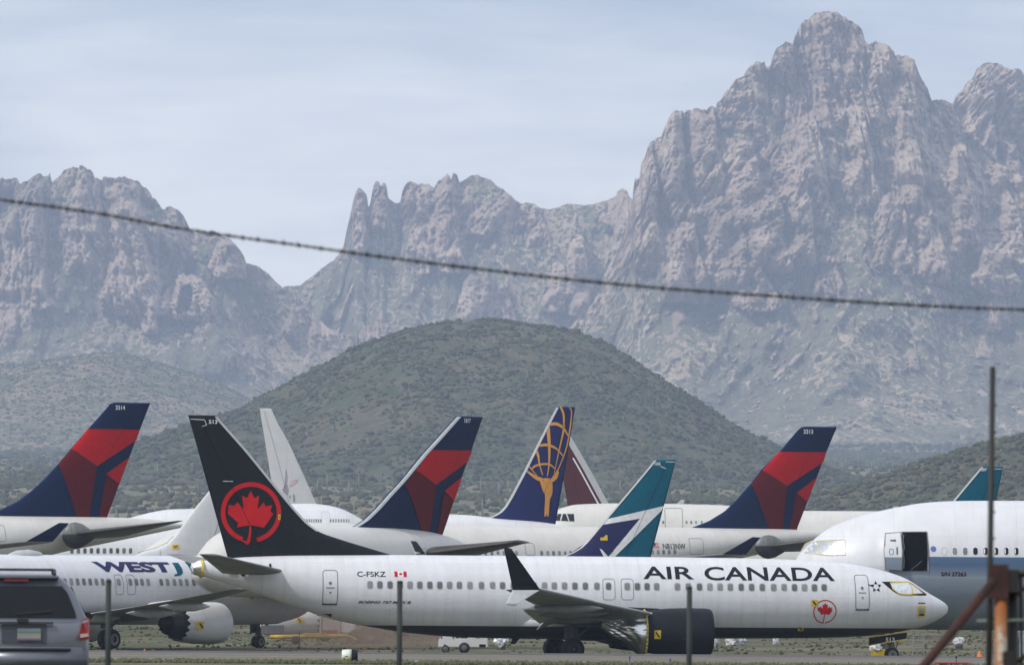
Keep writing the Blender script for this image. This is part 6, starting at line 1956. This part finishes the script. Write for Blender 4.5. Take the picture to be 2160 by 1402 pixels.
# saguaros
sg_m = mat('saguaro_skin', (.17, .19, .12), .8, var=.25, vscale=.6)
protos = []
for v_ in range(4):
    b = bmesh.new()
    h = 1.0
    cyl_bm(b, (0, 0, -.05), (0, 0, h * .93), .034, .032, 8); cyl_bm(b, (0, 0, h * .93), (0, 0, h), .032, .014, 8)
    for a in range(v_):
        t = 2.1 * a + .4; r0 = .12 + .02 * a; zb_ = .42 + .1 * a
        x_, y_ = math.cos(t) * r0, math.sin(t) * r0
        cyl_bm(b, (0, 0, zb_), (x_, y_, zb_ + .05), .020, .022, 7); cyl_bm(b, (x_, y_, zb_ + .05), (x_, y_, zb_ + .33), .023, .016, 7)
    me = bpy.data.meshes.new('saguaro_cactus'); b.to_mesh(me); b.free(); me.materials.append(sg_m)
    me.polygons.foreach_set('use_smooth', [True] * len(me.polygons))
    protos.append(me)
r_ = np.random.default_rng(21)
def saguaro(x, y, z, h, label, group):
    o = bpy.data.objects.new('saguaro_cactus', protos[int(r_.integers(0, 4))])
    col.objects.link(o); o.location = (x, y, z - .1); o.scale = (h * 1.0, h * 1.0, h); o.rotation_euler = (0, 0, r_.uniform(0, 6.28))
    tag(o, label, 'cactus', group)
for k in range(130):
    y = r_.uniform(1250, 3300); x = r_.uniform(-1, 1) * y * 1090 / K
    saguaro(x, y, float(ground_z(np.array([x]), np.array([y]))[0]), r_.uniform(4.5, 8.5), 'slim pale saguaro among the brush on the desert flats', 'saguaros on the flats')
for k in range(60):
    y = r_.uniform(3300, 4600); x = r_.uniform(520, 1000) * y / K
    saguaro(x, y, float(ground_z(np.array([x]), np.array([y]))[0]), r_.uniform(5, 9), 'far pale saguaro on the plain right of the dark hill', 'saguaros beyond the hill')
for (px, d_, h) in ((757, 3600, 9), (1041, 3420, 7), (560, 3600, 6)):
    X, Yv, Z = hillF
    x = (px - 1080) * d_ / K
    j = int(np.argmin(abs(X - x))); i = int(np.argmin(abs(Yv - d_)))
    saguaro(X[j], Yv[i], Z[i, j], h, {757: 'dark lone saguaro standing on the left shoulder of the dark hill', 1041: 'pale saguaro high on the face of the dark hill', 560: 'short saguaro low on the left ridge of the dark hill'}[px], 'saguaros on the hill')

# ------------------------------------------------------------------ air
bx = link('haze', newbox((0, 5750, 449), (5400, 12600, 902)), None)
bx['kind'] = 'stuff'; tag(bx, 'thin blue air between the camera and the mountains', 'haze')
hm = bpy.data.materials.new('haze_air'); hm.use_nodes = True
nt = hm.node_tree; nt.nodes.remove(nt.nodes['Principled BSDF'])
pv = nt.nodes.new('ShaderNodeVolumePrincipled')
pv.inputs['Color'].default_value = (.62, .74, 1.0, 1); pv.inputs['Density'].default_value = HAZE; pv.inputs['Anisotropy'].default_value = .1
nt.links.new(pv.outputs[0], nt.nodes['Material Output'].inputs['Volume'])
bx.data.materials.append(hm)

# dust blown up behind the belly
db = bmesh.new(); bmesh.ops.create_icosphere(db, subdivisions=4, radius=1)
for v in db.verts:
    k = 1 + .25 * mathutils.noise.noise(v.co * 1.7)
    v.co = (v.co.x * 5.6 * k, v.co.y * 6 * k, v.co.z * 2.1 * k)
pd = at(800, 1350, 452)
du = link('dust_cloud', db, None, None, True, loc=(pd.x, 452, .9))
tag(du, 'brown dust blowing low behind the belly of the front jet', 'dust', None, 'stuff')
dm = bpy.data.materials.new('brown_dust'); dm.use_nodes = True
nt = dm.node_tree; nt.nodes.remove(nt.nodes['Principled BSDF'])
pv = nt.nodes.new('ShaderNodeVolumePrincipled'); pv.inputs['Color'].default_value = (.62, .47, .38, 1); pv.inputs['Density'].default_value = .10
nt.links.new(pv.outputs[0], nt.nodes['Material Output'].inputs['Volume'])
du.data.materials.append(dm)

# ------------------------------------------------------------------ sky and sun
SUN = Vector((-.62, -.42, .80)).normalized()
w = bpy.data.worlds.new('World'); scene.world = w; w.use_nodes = True
nt = w.node_tree; bg = nt.nodes['Background']
sk = nt.nodes.new('ShaderNodeTexSky'); sk.sky_type = 'NISHITA'; sk.sun_disc = False
sk.sun_elevation = math.asin(SUN.z); sk.sun_rotation = math.atan2(SUN.x, SUN.y)
tc = nt.nodes.new('ShaderNodeTexCoord'); gv = tc.outputs['Generated']
n1 = noise_(nt, gv, 11, 6, .5, .5, vscale=(1, 1, 4.2)); n2 = noise_(nt, gv, 38, 5, .55, .4, vscale=(1, 1, 5))
f = ramp(nt, math_(nt, 'ADD', math_(nt, 'MULTIPLY', n1, .72), math_(nt, 'MULTIPLY', n2, .28)), .34, .66)
spz = nt.nodes.new('ShaderNodeSeparateXYZ'); nt.links.new(gv, spz.inputs[0])
low_ = ramp(nt, spz.outputs['Z'], .075, .035)
f = math_(nt, 'MINIMUM', math_(nt, 'ADD', math_(nt, 'MULTIPLY', f, .8), math_(nt, 'MULTIPLY', low_, .52)), 1.15)
cl = mixc(nt, f, tuple(10 * v for v in SKY_A), tuple(10 * v for v in SKY_B))
nt.links.new(mixc(nt, .88, sk.outputs[0], cl), bg.inputs['Color'])
bg.inputs['Strength'].default_value = .1
sl = bpy.data.lights.new('sun', 'SUN'); sl.energy = SUNE; sl.angle = math.radians(SUNA); sl.color = (1, .965, .91)
so = bpy.data.objects.new('sun', sl); col.objects.link(so)
so.rotation_euler = SUN.to_track_quat('Z', 'Y').to_euler(); so.location = SUN * 200

# ------------------------------------------------------------------ camera
cd = bpy.data.cameras.new('camera'); co_ = bpy.data.objects.new('camera', cd); col.objects.link(co_)
cd.sensor_width = 36; cd.lens = K / 2160 * 36; cd.clip_start = 1; cd.clip_end = 30000
M4 = CAMM.copy(); M4.translation = CAM; co_.matrix_world = M4
cd.dof.use_dof = True; cd.dof.focus_distance = 410; cd.dof.aperture_fstop = cd.lens / 30.0
scene.camera = co_
scene.view_settings.view_transform = 'Standard'; scene.view_settings.look = 'None'; scene.view_settings.gamma = 1; scene.view_settings.exposure = 0
scene.cycles.use_denoising = True
scene.cycles.volume_bounces = 2
scene.cycles.max_bounces = 6; scene.cycles.diffuse_bounces = 3
scene.cycles.volume_max_steps = 64
